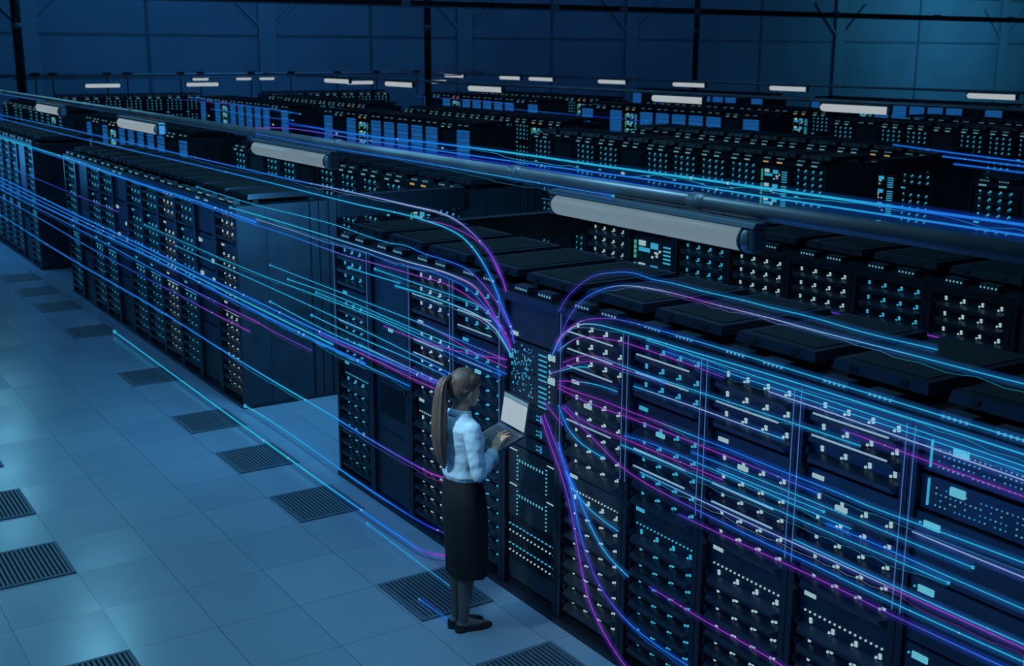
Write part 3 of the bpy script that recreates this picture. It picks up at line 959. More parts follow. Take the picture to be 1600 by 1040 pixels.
# ------------------------------------------------------------------ light trails
TRAILS = [
    ('bbwvp', 0.0046, 0, [(3.95, 22.305, 2.439), (3.95, 14.434, 2.474), (3.95, 10.94, 2.476), (3.95, 9.209, 2.479), (3.95, 8.888, 2.483), (3.95, 7.338, 2.486), (3.95, 6.932, 2.483), (3.95, 6.72, 2.456), (3.95, 6.438, 2.362), (3.95, 6.284, 2.276), (3.95, 6.171, 2.159), (3.95, 6.126, 2.084)], 'blue and violet light trail arching highest over the left rack roofs'),
    ('bbccbv', 0.0048, 0, [(3.94, 22.282, 2.375), (3.94, 15.888, 2.381), (3.94, 11.841, 2.404), (3.94, 10.299, 2.408), (3.94, 8.223, 2.405), (3.94, 7.183, 2.41), (3.94, 6.647, 2.36), (3.94, 6.462, 2.28), (3.94, 6.268, 2.123), (3.94, 6.154, 1.978), (3.94, 6.057, 1.873), (3.94, 6.02, 1.777)], 'cyan light trail just below the highest arch over the left rack roofs'),
    ('pp', 0.0028, 0, [(3.96, 7.247, 2.401), (3.96, 6.865, 2.408), (3.96, 6.534, 2.365), (3.96, 6.338, 2.296), (3.96, 6.216, 2.171)], 'short pink light trail branching off between the two highest left arches'),
    ('bbpp', 0.0031, 0, [(3.95, 20.058, 2.012), (3.95, 16.634, 2.016), (3.95, 13.002, 2.009), (3.95, 10.377, 1.983), (3.95, 9.625, 1.986), (3.95, 8.954, 1.977), (3.95, 8.466, 1.973), (3.95, 8.015, 1.984), (3.95, 7.307, 1.998), (3.95, 6.854, 2.004), (3.95, 6.561, 1.967), (3.95, 6.322, 1.904), (3.95, 6.132, 1.815), (3.95, 6.057, 1.715)], 'blue trail turning pink that skims the front edge of the left rack tops'),
    ('cbb', 0.0094, 0, [(3.97, 22.62, 2.024), (3.97, 17.684, 2.039), (3.97, 14.218, 2.014), (3.97, 12.24, 2.017), (3.97, 10.427, 1.999)], 'blue light trail lying along the top edge of the left racks'),
    ('cccbbpv', 0.0028, 1, [(3.94, 11.959, 2.179), (3.94, 10.328, 2.172), (3.94, 8.667, 2.198), (3.94, 7.703, 2.179), (3.94, 7.425, 2.194), (3.94, 7.19, 2.177), (3.94, 6.774, 2.171), (3.94, 6.567, 2.151), (3.94, 6.345, 2.069), (3.94, 6.207, 1.989), (3.94, 6.065, 1.863)], 'cyan trail starting at a node above the dark end panel, arching down'),
    ('ccwpv', 0.0042, 1, [(3.96, 11.062, 2.066), (3.96, 10.392, 2.075), (3.96, 9.541, 2.079), (3.96, 8.364, 2.078), (3.96, 7.545, 2.073), (3.96, 6.785, 2.076), (3.96, 6.496, 2.041), (3.96, 6.377, 1.977), (3.96, 6.246, 1.875), (3.96, 6.095, 1.718)], 'thick cyan and lavender trail crossing the top of the dark end panel'),
    ('wbbv', 0.0023, 0, [(3.97, 10.423, 2.029), (3.97, 9.528, 2.03), (3.97, 8.995, 2.023), (3.97, 7.871, 2.033), (3.97, 7.717, 2.022), (3.97, 7.342, 2.046), (3.97, 6.888, 2.045), (3.97, 6.553, 1.996), (3.97, 6.316, 1.882), (3.97, 6.147, 1.747)], 'thin pale blue trail under the thick cyan one over the end panel'),
    ('ccb', 0.0029, 1, [(3.95, 7.953, 1.945), (3.95, 7.261, 1.941), (3.95, 6.668, 1.94), (3.95, 6.361, 1.918), (3.95, 6.169, 1.829)], 'short cyan trail starting at a node on the dark closed rack'),
    ('cc', 0.0036, 1, [(3.96, 8.435, 1.88), (3.96, 8.04, 1.886), (3.96, 7.572, 1.898)], 'very short cyan trail on the first rack beside the cross aisle'),
    ('ccwc', 0.0047, 1, [(3.94, 7.615, 1.874), (3.94, 7.152, 1.887), (3.94, 6.796, 1.883), (3.94, 6.424, 1.865), (3.94, 6.229, 1.818), (3.94, 6.049, 1.689)], 'bright thick cyan trail ending at the control rack corner, upper left'),
    ('cccbp', 0.0028, 1, [(3.95, 10.073, 1.653), (3.95, 7.978, 1.659), (3.95, 7.317, 1.661), (3.95, 6.931, 1.654), (3.95, 6.442, 1.645), (3.95, 6.154, 1.643)], 'cyan trail from the topmost node in front of the end panel'),
    ('cccb', 0.0028, 1, [(3.93, 9.617, 1.599), (3.93, 8.626, 1.623), (3.93, 7.235, 1.61), (3.93, 6.697, 1.611), (3.93, 6.369, 1.616)], 'cyan trail from the node right of the end panel highlight'),
    ('ccbb', 0.0029, 1, [(3.96, 9.088, 1.567), (3.96, 8.035, 1.577), (3.96, 7.338, 1.571), (3.96, 6.706, 1.556), (3.96, 6.138, 1.544)], 'cyan trail from the node on the vertical end strips'),
    ('ccccbb', 0.003, 1, [(3.95, 13.974, 1.543), (3.95, 10.434, 1.525), (3.95, 8.861, 1.553), (3.95, 7.823, 1.564), (3.95, 7.226, 1.548), (3.95, 6.69, 1.525), (3.95, 6.183, 1.527)], 'long cyan trail from a node on the middle left racks'),
    ('cccb', 0.0032, 1, [(3.94, 12.788, 1.456), (3.94, 10.418, 1.45), (3.94, 9.04, 1.44), (3.94, 8.248, 1.432), (3.94, 7.307, 1.409), (3.94, 6.709, 1.388)], 'long cyan trail running below the long node trail of the left racks'),
    ('bbbbv', 0.0079, 0, [(3.97, 22.981, 1.296), (3.97, 17.023, 1.266), (3.97, 14.398, 1.263), (3.97, 12.13, 1.243), (3.97, 10.521, 1.239), (3.97, 9.059, 1.234), (3.97, 7.876, 1.25), (3.97, 6.991, 1.261)], 'uppermost bright blue trail of the left bundle'),
    ('bbcc', 0.0071, 0, [(3.95, 22.901, 1.235), (3.95, 16.955, 1.222), (3.95, 14.337, 1.226), (3.95, 12.077, 1.206), (3.95, 10.476, 1.194), (3.95, 9.464, 1.19), (3.95, 8.763, 1.188)], 'second bright blue trail of the left bundle'),
    ('bbbb', 0.0083, 0, [(3.93, 22.82, 1.175), (3.93, 16.886, 1.179), (3.93, 14.276, 1.19), (3.93, 12.023, 1.176), (3.93, 10.428, 1.162), (3.93, 9.309, 1.161), (3.93, 8.129, 1.169)], 'lowest thick blue trail of the left bundle'),
    ('cccb', 0.0037, 1, [(3.94, 10.087, 1.314), (3.94, 8.898, 1.287), (3.94, 8.256, 1.29), (3.94, 7.608, 1.294), (3.94, 6.965, 1.295)], 'cyan trail from the middle node in front of the end panel'),
    ('cccb', 0.0039, 1, [(3.95, 10.304, 1.146), (3.95, 9.468, 1.143), (3.95, 8.618, 1.137), (3.95, 8.059, 1.146), (3.95, 7.431, 1.153)], 'cyan trail from the lowest left node in front of the end panel'),
    ('ccb', 0.0036, 1, [(3.96, 9.198, 1.353), (3.96, 8.41, 1.345), (3.96, 7.345, 1.355), (3.96, 6.883, 1.353)], 'cyan trail from the lower node on the vertical end strips'),
    ('vppp', 0.0036, 0, [(3.95, 9.054, 1.227), (3.95, 8.397, 1.228), (3.95, 7.838, 1.226), (3.95, 7.428, 1.222), (3.95, 7.066, 1.227)], 'pink trail crossing the dark closed rack toward the head of the woman'),
    ('pppp', 0.0033, 0, [(3.94, 7.804, 1.534), (3.94, 7.548, 1.531), (3.94, 6.933, 1.555), (3.94, 6.506, 1.598), (3.94, 6.1, 1.648)], 'pink trail entering the control rack just above the head of the woman'),
    ('cpp', 0.0029, 0, [(3.97, 8.318, 1.284), (3.97, 7.414, 1.28), (3.97, 6.991, 1.284)], 'cyan and pink trail ending behind the ponytail'),
    ('vpp', 0.0027, 0, [(3.96, 7.335, 1.666), (3.96, 6.966, 1.646), (3.96, 6.564, 1.604), (3.96, 6.131, 1.588)], 'violet and pink trail steeply entering the left side of control rack'),
    ('pv', 0.0036, 0, [(3.95, 10.494, 1.049), (3.95, 9.99, 1.038), (3.95, 9.202, 1.044)], 'short pink trail fading out on the dark end panel'),
    ('bdv', 0.0051, 0, [(3.95, 21.347, 1.571), (3.95, 19.549, 1.562), (3.95, 17.024, 1.562), (3.95, 15.089, 1.567)], 'short blue trail passing the dark gap between the left rack blocks'),
    ('bbbvp', 0.005, 0, [(3.94, 22.914, 1.097), (3.94, 15.791, 1.076), (3.94, 13.284, 1.049), (3.94, 11.43, 1.048), (3.94, 10.467, 1.055)], 'blue trail turning violet beneath the left bundle'),
    ('bbdvp', 0.0056, 0, [(3.96, 23.103, 0.938), (3.96, 19.943, 0.924), (3.96, 16.411, 0.885), (3.96, 14.056, 0.886), (3.96, 12.736, 0.897), (3.96, 11.897, 0.893), (3.96, 10.704, 0.906)], 'deep blue trail with a pink end on the lower left racks'),
    ('bbbbcbvpp', 0.0064, 0, [(3.93, 23.098, 0.614), (3.93, 17.744, 0.577), (3.93, 13.516, 0.598), (3.93, 12.334, 0.583), (3.93, 10.502, 0.567), (3.93, 8.828, 0.573), (3.93, 8.106, 0.567), (3.93, 7.314, 0.577), (3.93, 7.073, 0.587), (3.93, 6.843, 0.62)], 'bright blue trail sweeping across the whole left side, pink end behind the skirt'),
    ('ccccbbvp', 0.0073, 1, [(3.79, 15.079, 0.05), (3.776, 11.762, 0.05), (3.771, 10.155, 0.05), (3.775, 8.222, 0.05), (3.79, 7.269, 0.05), (3.811, 6.969, 0.05), (3.908, 6.815, 0.05)], 'bright cyan trail over the floor tiles along the rack bases'),
    ('ccbdv', 0.0057, 1, [(4.007, 11.06, 0.06), (4.027, 10.816, 0.06), (4.022, 8.067, 0.06), (4.047, 7.393, 0.06), (4.1, 7.099, 0.06)], 'cyan trail over the floor from the dark end panel to the woman'),
    ('cc', 0.0023, 1, [(3.704, 7.699, 0.04), (3.695, 7.043, 0.04), (3.688, 6.333, 0.04)], 'faint cyan floor trail running over the vent behind the woman'),
    ('bb', 0.0022, 1, [(3.429, 6.365, 0.03), (3.444, 6.095, 0.03), (3.443, 6.012, 0.03)], 'tiny blue floor trail over the vent at the heels of the woman'),
    ('vvbccc', 0.0023, 0, [(3.96, 5.57, 2.055), (3.96, 5.495, 2.149), (3.96, 5.402, 2.225), (3.96, 5.252, 2.317), (3.96, 5.107, 2.361), (3.96, 4.884, 2.396), (3.96, 4.75, 2.387), (3.96, 4.57, 2.392), (3.96, 4.327, 2.39), (3.96, 4.047, 2.394), (3.96, 3.886, 2.392), (3.96, 3.62, 2.394), (3.96, 3.316, 2.384), (3.96, 2.941, 2.388)], 'highest arch at right, violet turning cyan over the rack roofs'),
    ('vvbwpwcc', 0.0024, 0, [(3.95, 5.557, 1.814), (3.95, 5.508, 1.96), (3.95, 5.434, 2.07), (3.95, 5.295, 2.189), (3.95, 5.091, 2.282), (3.95, 4.95, 2.317), (3.95, 4.683, 2.341), (3.95, 4.432, 2.344), (3.95, 4.257, 2.342), (3.95, 3.873, 2.344), (3.95, 3.549, 2.341), (3.95, 3.079, 2.343), (3.95, 2.679, 2.342), (3.95, 2.437, 2.344)], 'second arch at right, violet then pale pink over the rack roofs'),
    ('ppvbccc', 0.0027, 0, [(3.94, 5.571, 1.871), (3.94, 5.481, 1.951), (3.94, 5.326, 2.047), (3.94, 5.1, 2.108), (3.94, 4.93, 2.127), (3.94, 4.609, 2.134), (3.94, 4.289, 2.135), (3.94, 3.847, 2.135), (3.94, 3.346, 2.132), (3.94, 2.961, 2.131), (3.94, 2.405, 2.13)], 'pink arch at right turning cyan along the front roof edge'),
    ('bwcccc', 0.0032, 0, [(3.95, 5.623, 1.776), (3.95, 5.527, 1.914), (3.95, 5.37, 2.014), (3.95, 5.218, 2.051), (3.95, 4.996, 2.062), (3.95, 4.722, 2.068), (3.95, 4.441, 2.069), (3.95, 3.853, 2.076), (3.95, 3.027, 2.076), (3.95, 2.405, 2.073)], 'bright cyan trail along the top server units at right'),
    ('cpppv', 0.0024, 0, [(3.96, 5.571, 1.818), (3.96, 5.457, 1.896), (3.96, 5.351, 1.945), (3.96, 5.151, 1.982), (3.96, 4.95, 1.998), (3.96, 4.549, 1.996), (3.96, 4.327, 1.992), (3.96, 4.153, 1.986)], 'pink arch fading out on the second rack right of the control rack'),
    ('ppcccc', 0.0023, 0, [(3.93, 5.476, 1.772), (3.93, 5.319, 1.842), (3.93, 5.168, 1.879), (3.93, 4.935, 1.879), (3.93, 4.769, 1.874), (3.93, 4.507, 1.879), (3.93, 4.287, 1.882), (3.93, 3.818, 1.888), (3.93, 3.481, 1.893), (3.93, 3.263, 1.895)], 'pink trail turning cyan, running to the third rack right of control rack'),
    ('pppb', 0.0023, 0, [(3.97, 5.55, 1.711), (3.97, 5.372, 1.79), (3.97, 5.189, 1.835), (3.97, 4.956, 1.843), (3.97, 4.604, 1.85)], 'short pink arch beside the two white badges of the control rack'),
    ('pcc', 0.0026, 1, [(3.94, 5.62, 1.672), (3.94, 5.521, 1.71), (3.94, 5.331, 1.777), (3.94, 5.239, 1.794)], 'short cyan trail touching the lower white badge of control rack'),
    ('ppccc', 0.0027, 0, [(3.95, 5.553, 1.638), (3.95, 5.342, 1.684), (3.95, 5.129, 1.709), (3.95, 4.983, 1.711)], 'short pink and cyan trail on the first rack right of control rack'),
    ('ppppcbbbccc', 0.0024, 0, [(3.94, 5.539, 1.623), (3.94, 5.295, 1.624), (3.94, 5.113, 1.632), (3.94, 4.881, 1.631), (3.94, 4.558, 1.638), (3.94, 4.371, 1.637), (3.94, 4.235, 1.638), (3.94, 4.132, 1.64), (3.94, 3.81, 1.637), (3.94, 3.32, 1.639), (3.94, 3.23, 1.636), (3.94, 2.741, 1.649), (3.94, 2.349, 1.657)], 'long pink trail turning cyan, broken by a bright cyan node'),
    ('pppppvb', 0.0027, 0, [(3.96, 5.566, 1.59), (3.96, 5.259, 1.576), (3.96, 4.865, 1.585), (3.96, 4.527, 1.59), (3.96, 4.221, 1.591), (3.96, 3.827, 1.593), (3.96, 3.503, 1.591)], 'long straight pink trail across the second and third right racks'),
    ('vppp', 0.0024, 0, [(3.93, 5.47, 1.516), (3.93, 5.296, 1.475), (3.93, 4.976, 1.467), (3.93, 4.751, 1.471), (3.93, 4.486, 1.473), (3.93, 4.286, 1.474), (3.93, 4.097, 1.475)], 'pink trail along the middle server units right of the control rack'),
    ('ppppvbbcc', 0.0027, 0, [(3.95, 5.51, 1.49), (3.95, 5.177, 1.372), (3.95, 4.937, 1.29), (3.95, 4.738, 1.261), (3.95, 4.497, 1.248), (3.95, 4.246, 1.243), (3.95, 3.79, 1.24), (3.95, 3.503, 1.244), (3.95, 3.114, 1.242), (3.95, 2.307, 1.256)], 'pink trail dropping from control rack, then cyan far to the right'),
    ('bcc', 0.0028, 0, [(3.97, 5.578, 1.481), (3.97, 5.476, 1.364), (3.97, 5.391, 1.32), (3.97, 5.263, 1.293), (3.97, 5.104, 1.278)], 'short curved cyan trail right of the laptop'),
    ('vpp', 0.0024, 0, [(3.96, 5.713, 1.469), (3.96, 5.63, 1.425), (3.96, 5.508, 1.373)], 'tiny pink trail at the right edge of the control rack'),
    ('pvbvvbb', 0.0028, 0, [(3.95, 5.697, 1.393), (3.95, 5.578, 1.25), (3.95, 5.475, 1.13), (3.95, 5.386, 0.964), (3.95, 5.316, 0.78), (3.95, 5.235, 0.638), (3.95, 5.105, 0.501), (3.95, 4.961, 0.422), (3.95, 4.812, 0.378), (3.95, 4.584, 0.352), (3.95, 4.318, 0.348)], 'violet and blue trail curving down toward the bottom right'),
    ('ppvppp', 0.0031, 0, [(3.93, 5.702, 1.383), (3.93, 5.596, 1.229), (3.93, 5.493, 1.096), (3.93, 5.403, 0.942), (3.93, 5.319, 0.726), (3.93, 5.235, 0.491), (3.93, 5.148, 0.341), (3.93, 4.988, 0.205), (3.93, 4.774, 0.092)], 'pink trail falling steeply beside the control rack'),
    ('bbbccc', 0.0028, 0, [(3.97, 5.573, 1.248), (3.97, 5.483, 1.092), (3.97, 5.348, 0.952), (3.97, 5.184, 0.782), (3.97, 5.058, 0.7), (3.97, 4.866, 0.643)], 'blue trail falling to a cyan glow on the second rack'),
    ('bccc', 0.0026, 0, [(3.94, 5.448, 1.108), (3.94, 5.374, 1.03), (3.94, 5.295, 0.979), (3.94, 5.15, 0.933), (3.94, 4.932, 0.903)], 'short cyan trail falling over the lower units of the first right rack'),
    ('vpppp', 0.0027, 0, [(3.95, 4.661, 0.671), (3.95, 4.466, 0.667), (3.95, 4.25, 0.661), (3.95, 3.747, 0.663), (3.95, 3.577, 0.66)], 'lowest pink trail near the bottom right corner'),
    ('vpppvb', 0.0024, 0, [(3.96, 4.453, 1.166), (3.96, 4.253, 1.168), (3.96, 3.994, 1.173), (3.96, 3.795, 1.176), (3.96, 3.507, 1.182), (3.96, 3.278, 1.182), (3.96, 3.047, 1.18), (3.96, 2.896, 1.182), (3.96, 2.415, 1.19)], 'pink trail through the white badges of the lower right racks'),
    ('cwwwppp', 0.0025, 0, [(3.94, 4.756, 1.313), (3.94, 4.239, 1.31), (3.94, 3.785, 1.31), (3.94, 3.619, 1.312), (3.94, 3.095, 1.313), (3.94, 2.986, 1.312), (3.94, 2.705, 1.313), (3.94, 2.308, 1.314)], 'pale trail turning pink at the lower right'),
    ('ccccc', 0.0023, 0, [(3.97, 3.648, 1.313), (3.97, 3.01, 1.309), (3.97, 2.727, 1.31), (3.97, 2.328, 1.315)], 'cyan trail paired with the pale pink one at lower right'),
    ('cccc', 0.0022, 1, [(3.93, 4.917, 1.427), (3.93, 4.484, 1.435), (3.93, 3.785, 1.443), (3.93, 3.462, 1.443), (3.93, 3.082, 1.448), (3.93, 2.768, 1.451)], 'cyan trail ending at a bright square node at lower right'),
    ('bccc', 0.0022, 1, [(3.96, 4.373, 1.536), (3.96, 3.997, 1.54), (3.96, 3.569, 1.541), (3.96, 3.025, 1.541), (3.96, 2.685, 1.543)], 'cyan trail ending on the blank panel of the nearest rack'),
    ('ccc', 0.0022, 1, [(3.95, 4.167, 1.51), (3.95, 3.811, 1.515), (3.95, 3.585, 1.519), (3.95, 3.461, 1.52)], 'short cyan trail ending between the third and fourth right racks'),
    ('www', 0.0024, 0, [(3.94, 2.971, 1.6), (3.94, 2.736, 1.598), (3.94, 2.342, 1.597)], 'white light trail along the blank panel of the nearest rack'),
    ('bbccc', 0.0022, 0, [(3.97, 3.462, 1.459), (3.97, 3.134, 1.461), (3.97, 2.82, 1.457), (3.97, 2.565, 1.456), (3.97, 2.344, 1.455)], 'blue trail under the white one on the nearest rack'),
    ('ccccc', 0.0022, 0, [(3.95, 4.748, 2.056), (3.95, 4.296, 2.053), (3.95, 3.85, 2.046), (3.95, 3.524, 2.043), (3.95, 3.088, 2.037), (3.95, 2.79, 2.033), (3.95, 2.399, 2.027)], 'third cyan line beneath the right roof edge'),
    ('bcccc', 0.0022, 0, [(3.96, 4.601, 2.023), (3.96, 3.858, 2.014), (3.96, 3.247, 2.01), (3.96, 3.012, 2.009), (3.96, 2.403, 2.002)], 'fourth cyan line beneath the right roof edge'),
    ('wwww', 0.0026, 0, [(3.93, 3.827, 2.001), (3.93, 3.502, 1.998), (3.93, 3.002, 1.99), (3.93, 2.711, 1.985), (3.93, 2.38, 1.98)], 'thick lavender line across the upper units of the nearest racks'),
    ('vpppp', 0.0022, 0, [(3.95, 3.391, 1.929), (3.95, 3.223, 1.926), (3.95, 3.012, 1.922), (3.95, 2.703, 1.914), (3.95, 2.385, 1.908)], 'pink line crossing the upper units of the nearest racks'),
    ('cwwc', 0.0026, 0, [(3.92, 4.807, 1.791), (3.92, 4.542, 1.796), (3.92, 4.247, 1.8), (3.92, 3.973, 1.8), (3.92, 3.699, 1.803)], 'pale cyan line over the second rack right of the control rack'),
    ('bbcc', 0.0022, 0, [(3.97, 4.941, 1.466), (3.97, 4.746, 1.484), (3.97, 4.482, 1.488), (3.97, 4.141, 1.487), (3.97, 3.662, 1.483), (3.97, 3.314, 1.483)], 'dim blue line across the middle units of three right racks'),
    ('vvppp', 0.0034, 0, [(6.42, 6.441, 1.733), (6.42, 5.98, 1.746), (6.42, 5.384, 1.745), (6.42, 4.943, 1.747), (6.42, 4.605, 1.747), (6.42, 4.371, 1.747), (6.42, 3.978, 1.741)], 'pink trail on the second rack row at the right edge'),
    ('bb', 0.0056, 1, [(12.0, 28.141, 1.989), (12.0, 29.766, 2.031), (12.0, 31.121, 2.043), (12.0, 36.421, 2.119)], 'upper short blue trail over the distant left racks'),
    ('bb', 0.0056, 1, [(12.05, 28.723, 1.801), (12.05, 31.281, 1.795), (12.05, 34.873, 1.835)], 'lower short blue trail over the distant left racks'),
    ('dbbcccccbb', 0.0058, 0, [(3.85, 9.327, 2.963), (3.85, 7.815, 2.949), (3.85, 6.665, 2.961), (3.85, 5.912, 2.963), (3.85, 4.931, 2.957), (3.85, 4.331, 2.957), (3.85, 3.818, 2.955), (3.85, 3.444, 2.953), (3.85, 2.973, 2.95), (3.85, 2.443, 2.948)], 'brightest cyan and blue trail above the long pipe'),
    ('pvbbcb', 0.0042, 0, [(3.84, 9.981, 2.886), (3.84, 9.334, 2.921), (3.84, 7.954, 2.918), (3.84, 5.896, 2.916), (3.84, 4.34, 2.923), (3.84, 3.805, 2.919), (3.84, 2.432, 2.912)], 'second blue trail above the long pipe'),
    ('dddbbccc', 0.0044, 0, [(3.83, 8.673, 2.884), (3.83, 7.149, 2.896), (3.83, 5.881, 2.895), (3.83, 4.903, 2.89), (3.83, 4.373, 2.886), (3.83, 3.793, 2.884), (3.83, 3.088, 2.879), (3.83, 2.421, 2.873)], 'third blue trail above the long pipe, upper of the lowest pair'),
    ('dddbbbcc', 0.0031, 0, [(3.8, 7.093, 2.88), (3.8, 5.835, 2.881), (3.8, 4.863, 2.876), (3.8, 4.338, 2.873), (3.8, 3.762, 2.873), (3.8, 3.062, 2.867), (3.8, 2.4, 2.861)], 'lowest blue trail above the long pipe'),
    ('bbbcb', 0.0023, 1, [(3.62, 9.415, 2.877), (3.62, 7.922, 2.864), (3.62, 6.673, 2.865), (3.62, 5.725, 2.859), (3.62, 4.641, 2.853)], 'thin blue trail under the long pipe ending above the big lamp'),
    ('bbbc', 0.0055, 0, [(12.1, 9.903, 2.431), (12.1, 9.143, 2.398), (12.1, 8.076, 2.36), (12.1, 7.761, 2.349)], 'upper blue trail at the right edge over the rear racks'),
    ('bbb', 0.0053, 0, [(12.05, 9.127, 2.348), (12.05, 8.037, 2.316), (12.05, 7.723, 2.306)], 'middle blue trail at the right edge over the rear racks'),
    ('bbb', 0.0062, 0, [(12.0, 8.92, 2.276), (12.0, 7.995, 2.251), (12.0, 7.683, 2.243)], 'lowest blue trail at the right edge over the rear racks'),
    ('ddbd', 0.0047, 1, [(19.9, 24.193, 1.777), (19.9, 26.392, 1.804), (19.9, 29.193, 1.821), (19.9, 30.926, 1.842)], 'dim blue trail over the blue racks in the middle distance'),
    ('dbb', 0.0056, 0, [(19.9, 21.876, 1.74), (19.9, 19.829, 1.75), (19.9, 18.426, 1.72)], 'short blue trail in front of the blue racks, center right'),
    ('dvbb', 0.0042, 0, [(12.0, 38.326, 2.015), (12.0, 34.698, 2.029), (12.0, 30.432, 2.037), (12.0, 28.709, 1.996)], 'violet trail over the distant left racks'),
    ('dvb', 0.0042, 0, [(19.8, 36.524, 2.024), (19.8, 34.251, 2.017), (19.8, 31.874, 2.021), (19.8, 30.416, 1.979)], 'violet trail right of the middle black post'),
]

PAL = dict(c=(0.018, 0.40, 0.62), b=(0.012, 0.17, 0.66), d=(0.010, 0.030, 0.36), p=(0.27, 0.036, 0.36), v=(0.085, 0.048, 0.42), w=(0.26, 0.38, 0.58))
HAL = dict(c=(0.010, 0.10, 0.34), b=(0.006, 0.055, 0.42), d=(0.006, 0.020, 0.34), p=(0.040, 0.014, 0.22), v=(0.018, 0.016, 0.24), w=(0.03, 0.07, 0.34))  # halo colours: glow around the trails put into emission
PN = dict(c='cyan', b='blue', d='deep blue', p='pink', v='violet', w='pale')


def spline(P, step=0.06):
    """points along a Catmull-Rom curve through P, denser where it bends."""
    P = [Vector(p) for p in P]
    out, par = [], []
    for i in range(len(P) - 1):
        p0 = P[i - 1] if i else P[0] * 2 - P[1]
        p3 = P[i + 2] if i + 2 < len(P) else P[-1] * 2 - P[-2]
        a, b_ = P[i], P[i + 1]
        L = (b_ - a).length
        # centripetal-ish tangents so that long straight runs do not overshoot short curved ones
        d0, d2 = max((a - p0).length, 1e-4), max((p3 - b_).length, 1e-4)
        m0 = ((a - p0) / d0 + (b_ - a) / L) * 0.5 * L
        m1 = ((b_ - a) / L + (p3 - b_) / d2) * 0.5 * L
        k = max(2, min(10, int(L / step)))
        for j in range(k):
            t = j / k
            out.append(a * (2 * t**3 - 3 * t**2 + 1) + m0 * (t**3 - 2 * t**2 + t) + b_ * (-2 * t**3 + 3 * t**2) + m1 * (t**3 - t**2))
            par.append((i + t) / (len(P) - 1))
    out.append(P[-1]); par.append(1.0)
    return out, par


def ramp(cols, t, PAL=PAL):
    f = t * (len(cols) - 1)
    i = min(int(f), len(cols) - 2)
    a, b_ = PAL[cols[i]], PAL[cols[i + 1]]
    return [a[k] + (b_[k] - a[k]) * (f - i) for k in range(3)]


def trail_mesh(name, pts, par, cols, r, gain=1.0, sides=5, mt='trail', pal=PAL):
    m = MB()
    m.tube(pts, r, M[mt], sides)
    me = m.mesh(name, True)
    at = me.color_attributes.new('trail_color', 'FLOAT_COLOR', 'POINT')
    buf = []
    for t in par:
        c = ramp(cols, t, pal)
        buf += [c[0] * gain, c[1] * gain, c[2] * gain, 1.0] * sides
    at.data.foreach_set('color', buf)
    return me


for i, (cols, r, node, P, lab) in enumerate(TRAILS):
    R = random.Random(100 + i)
    if len(cols) == 1:
        cols += cols
    P = [Vector(p) for p in P]
    pts, par = spline(P)
    o0 = P[0].copy()
    rel = [p - o0 for p in pts]
    root = obj('light_trail', trail_mesh('light_trail', rel, par, cols, r), None, o0)
    tag(root, lab, 'light trail')
    dirv = (rel[1] - rel[0]).normalized()
    if node:
        at = rel[0] if lab.find('ending') < 0 else rel[-1]
        s = r * 2.6
        m = MB(); m.box(-s * 0.7, s * 0.7, -s, s, -s, s, M['cyan'])
        nd = obj('glowing_node', m.mesh('glowing_node'), root, at)
    obj('halo', trail_mesh('halo', rel, par, cols, max(0.024, r * 4.2), 0.55, 14, 'halo', HAL), root)  # added sheath tube carrying the painted glow and blue haze
    # a thin jagged spark line running beside the longer straight runs, and a few bright beads
    L = sum((pts[k + 1] - pts[k]).length for k in range(len(pts) - 1))
    if L > 1.2 and i % 2 == 0:
        q, off = [], 0.0
        for k, p in enumerate(rel):
            off = max(-0.03, min(0.0, off + R.uniform(-0.012, 0.012)))
            q.append(p + Vector((0, 0, off - 0.006)))
        obj('spark_line', trail_mesh('spark_line', q, par, cols, r * 0.42, 0.55, 4), root)
    if L > 0.8:
        m = MB()
        for k in range(1 + int(L / 3)):
            p = rel[R.randrange(1, len(rel) - 1)]
            m.ellipsoid(p, (r * 1.35,) * 3, M['white'], None, 8, 6)
        obj('bead', m.mesh('bead', True), root)

# glowing blocks hovering on the trails at right
BLOCKS = [((3.93, 5.228, 1.565), 'pale glowing block on the trails of the first right rack'), ((3.93, 4.585, 1.572), 'cyan glowing block on the trails of the second right rack'),
          ((3.93, 3.965, 1.578), 'pale glowing block on the trails of the third right rack'), ((3.93, 3.345, 1.575), 'pale glowing block on the trails of the fourth right rack'),
          ((3.92, 7.66, 1.53), 'cyan glowing block on the closed rack behind the trails'), ((3.92, 6.42, 1.50), 'cyan glowing block left of the control rack')]
for p, lab in BLOCKS:
    m = MB(); m.box(-0.006, 0.006, -0.034, 0.034, -0.0125, 0.0125, M['display' if 'cyan' in lab else 'badge'])
    tag(bevel(obj('light_block', m.mesh('light_block'), None, p), 0.004), lab, 'light block')

# ------------------------------------------------------------------ the woman with the laptop
SKIN = mat('skin', (0.62, 0.33, 0.20), 0.5, 0.0, 0.4, 0.08, 30)
HOSE = mat('sheer_stockings', (0.17, 0.13, 0.12), 0.55, 0.0, 0.4, 0.1, 40)
HAIR = mat('brown_hair', (0.115, 0.070, 0.052), 0.40, 0.0, 0.5, 0.35, 9.0, (16, 16, 0.7), 0.35)
SHIRT = mat('blue_shirt_cotton', (0.42, 0.56, 0.64), 0.75, 0.0, 0.25, 0.06, 60, None, 0.15)
SKIRT = mat('black_skirt_wool', (0.014, 0.014, 0.016), 0.7, 0.0, 0.3, 0.2, 40)
LEATHER = mat('black_shoe_leather', (0.016, 0.015, 0.016), 0.3)
EYE = mat('eye_white', (0.6, 0.6, 0.6), 0.3)
IRIS = mat('iris', (0.03, 0.02, 0.015), 0.2)
LIP = mat('lips', (0.33, 0.10, 0.09), 0.4)
SILVER = mat('silver_earring', (0.7, 0.7, 0.72), 0.2, 1.0)

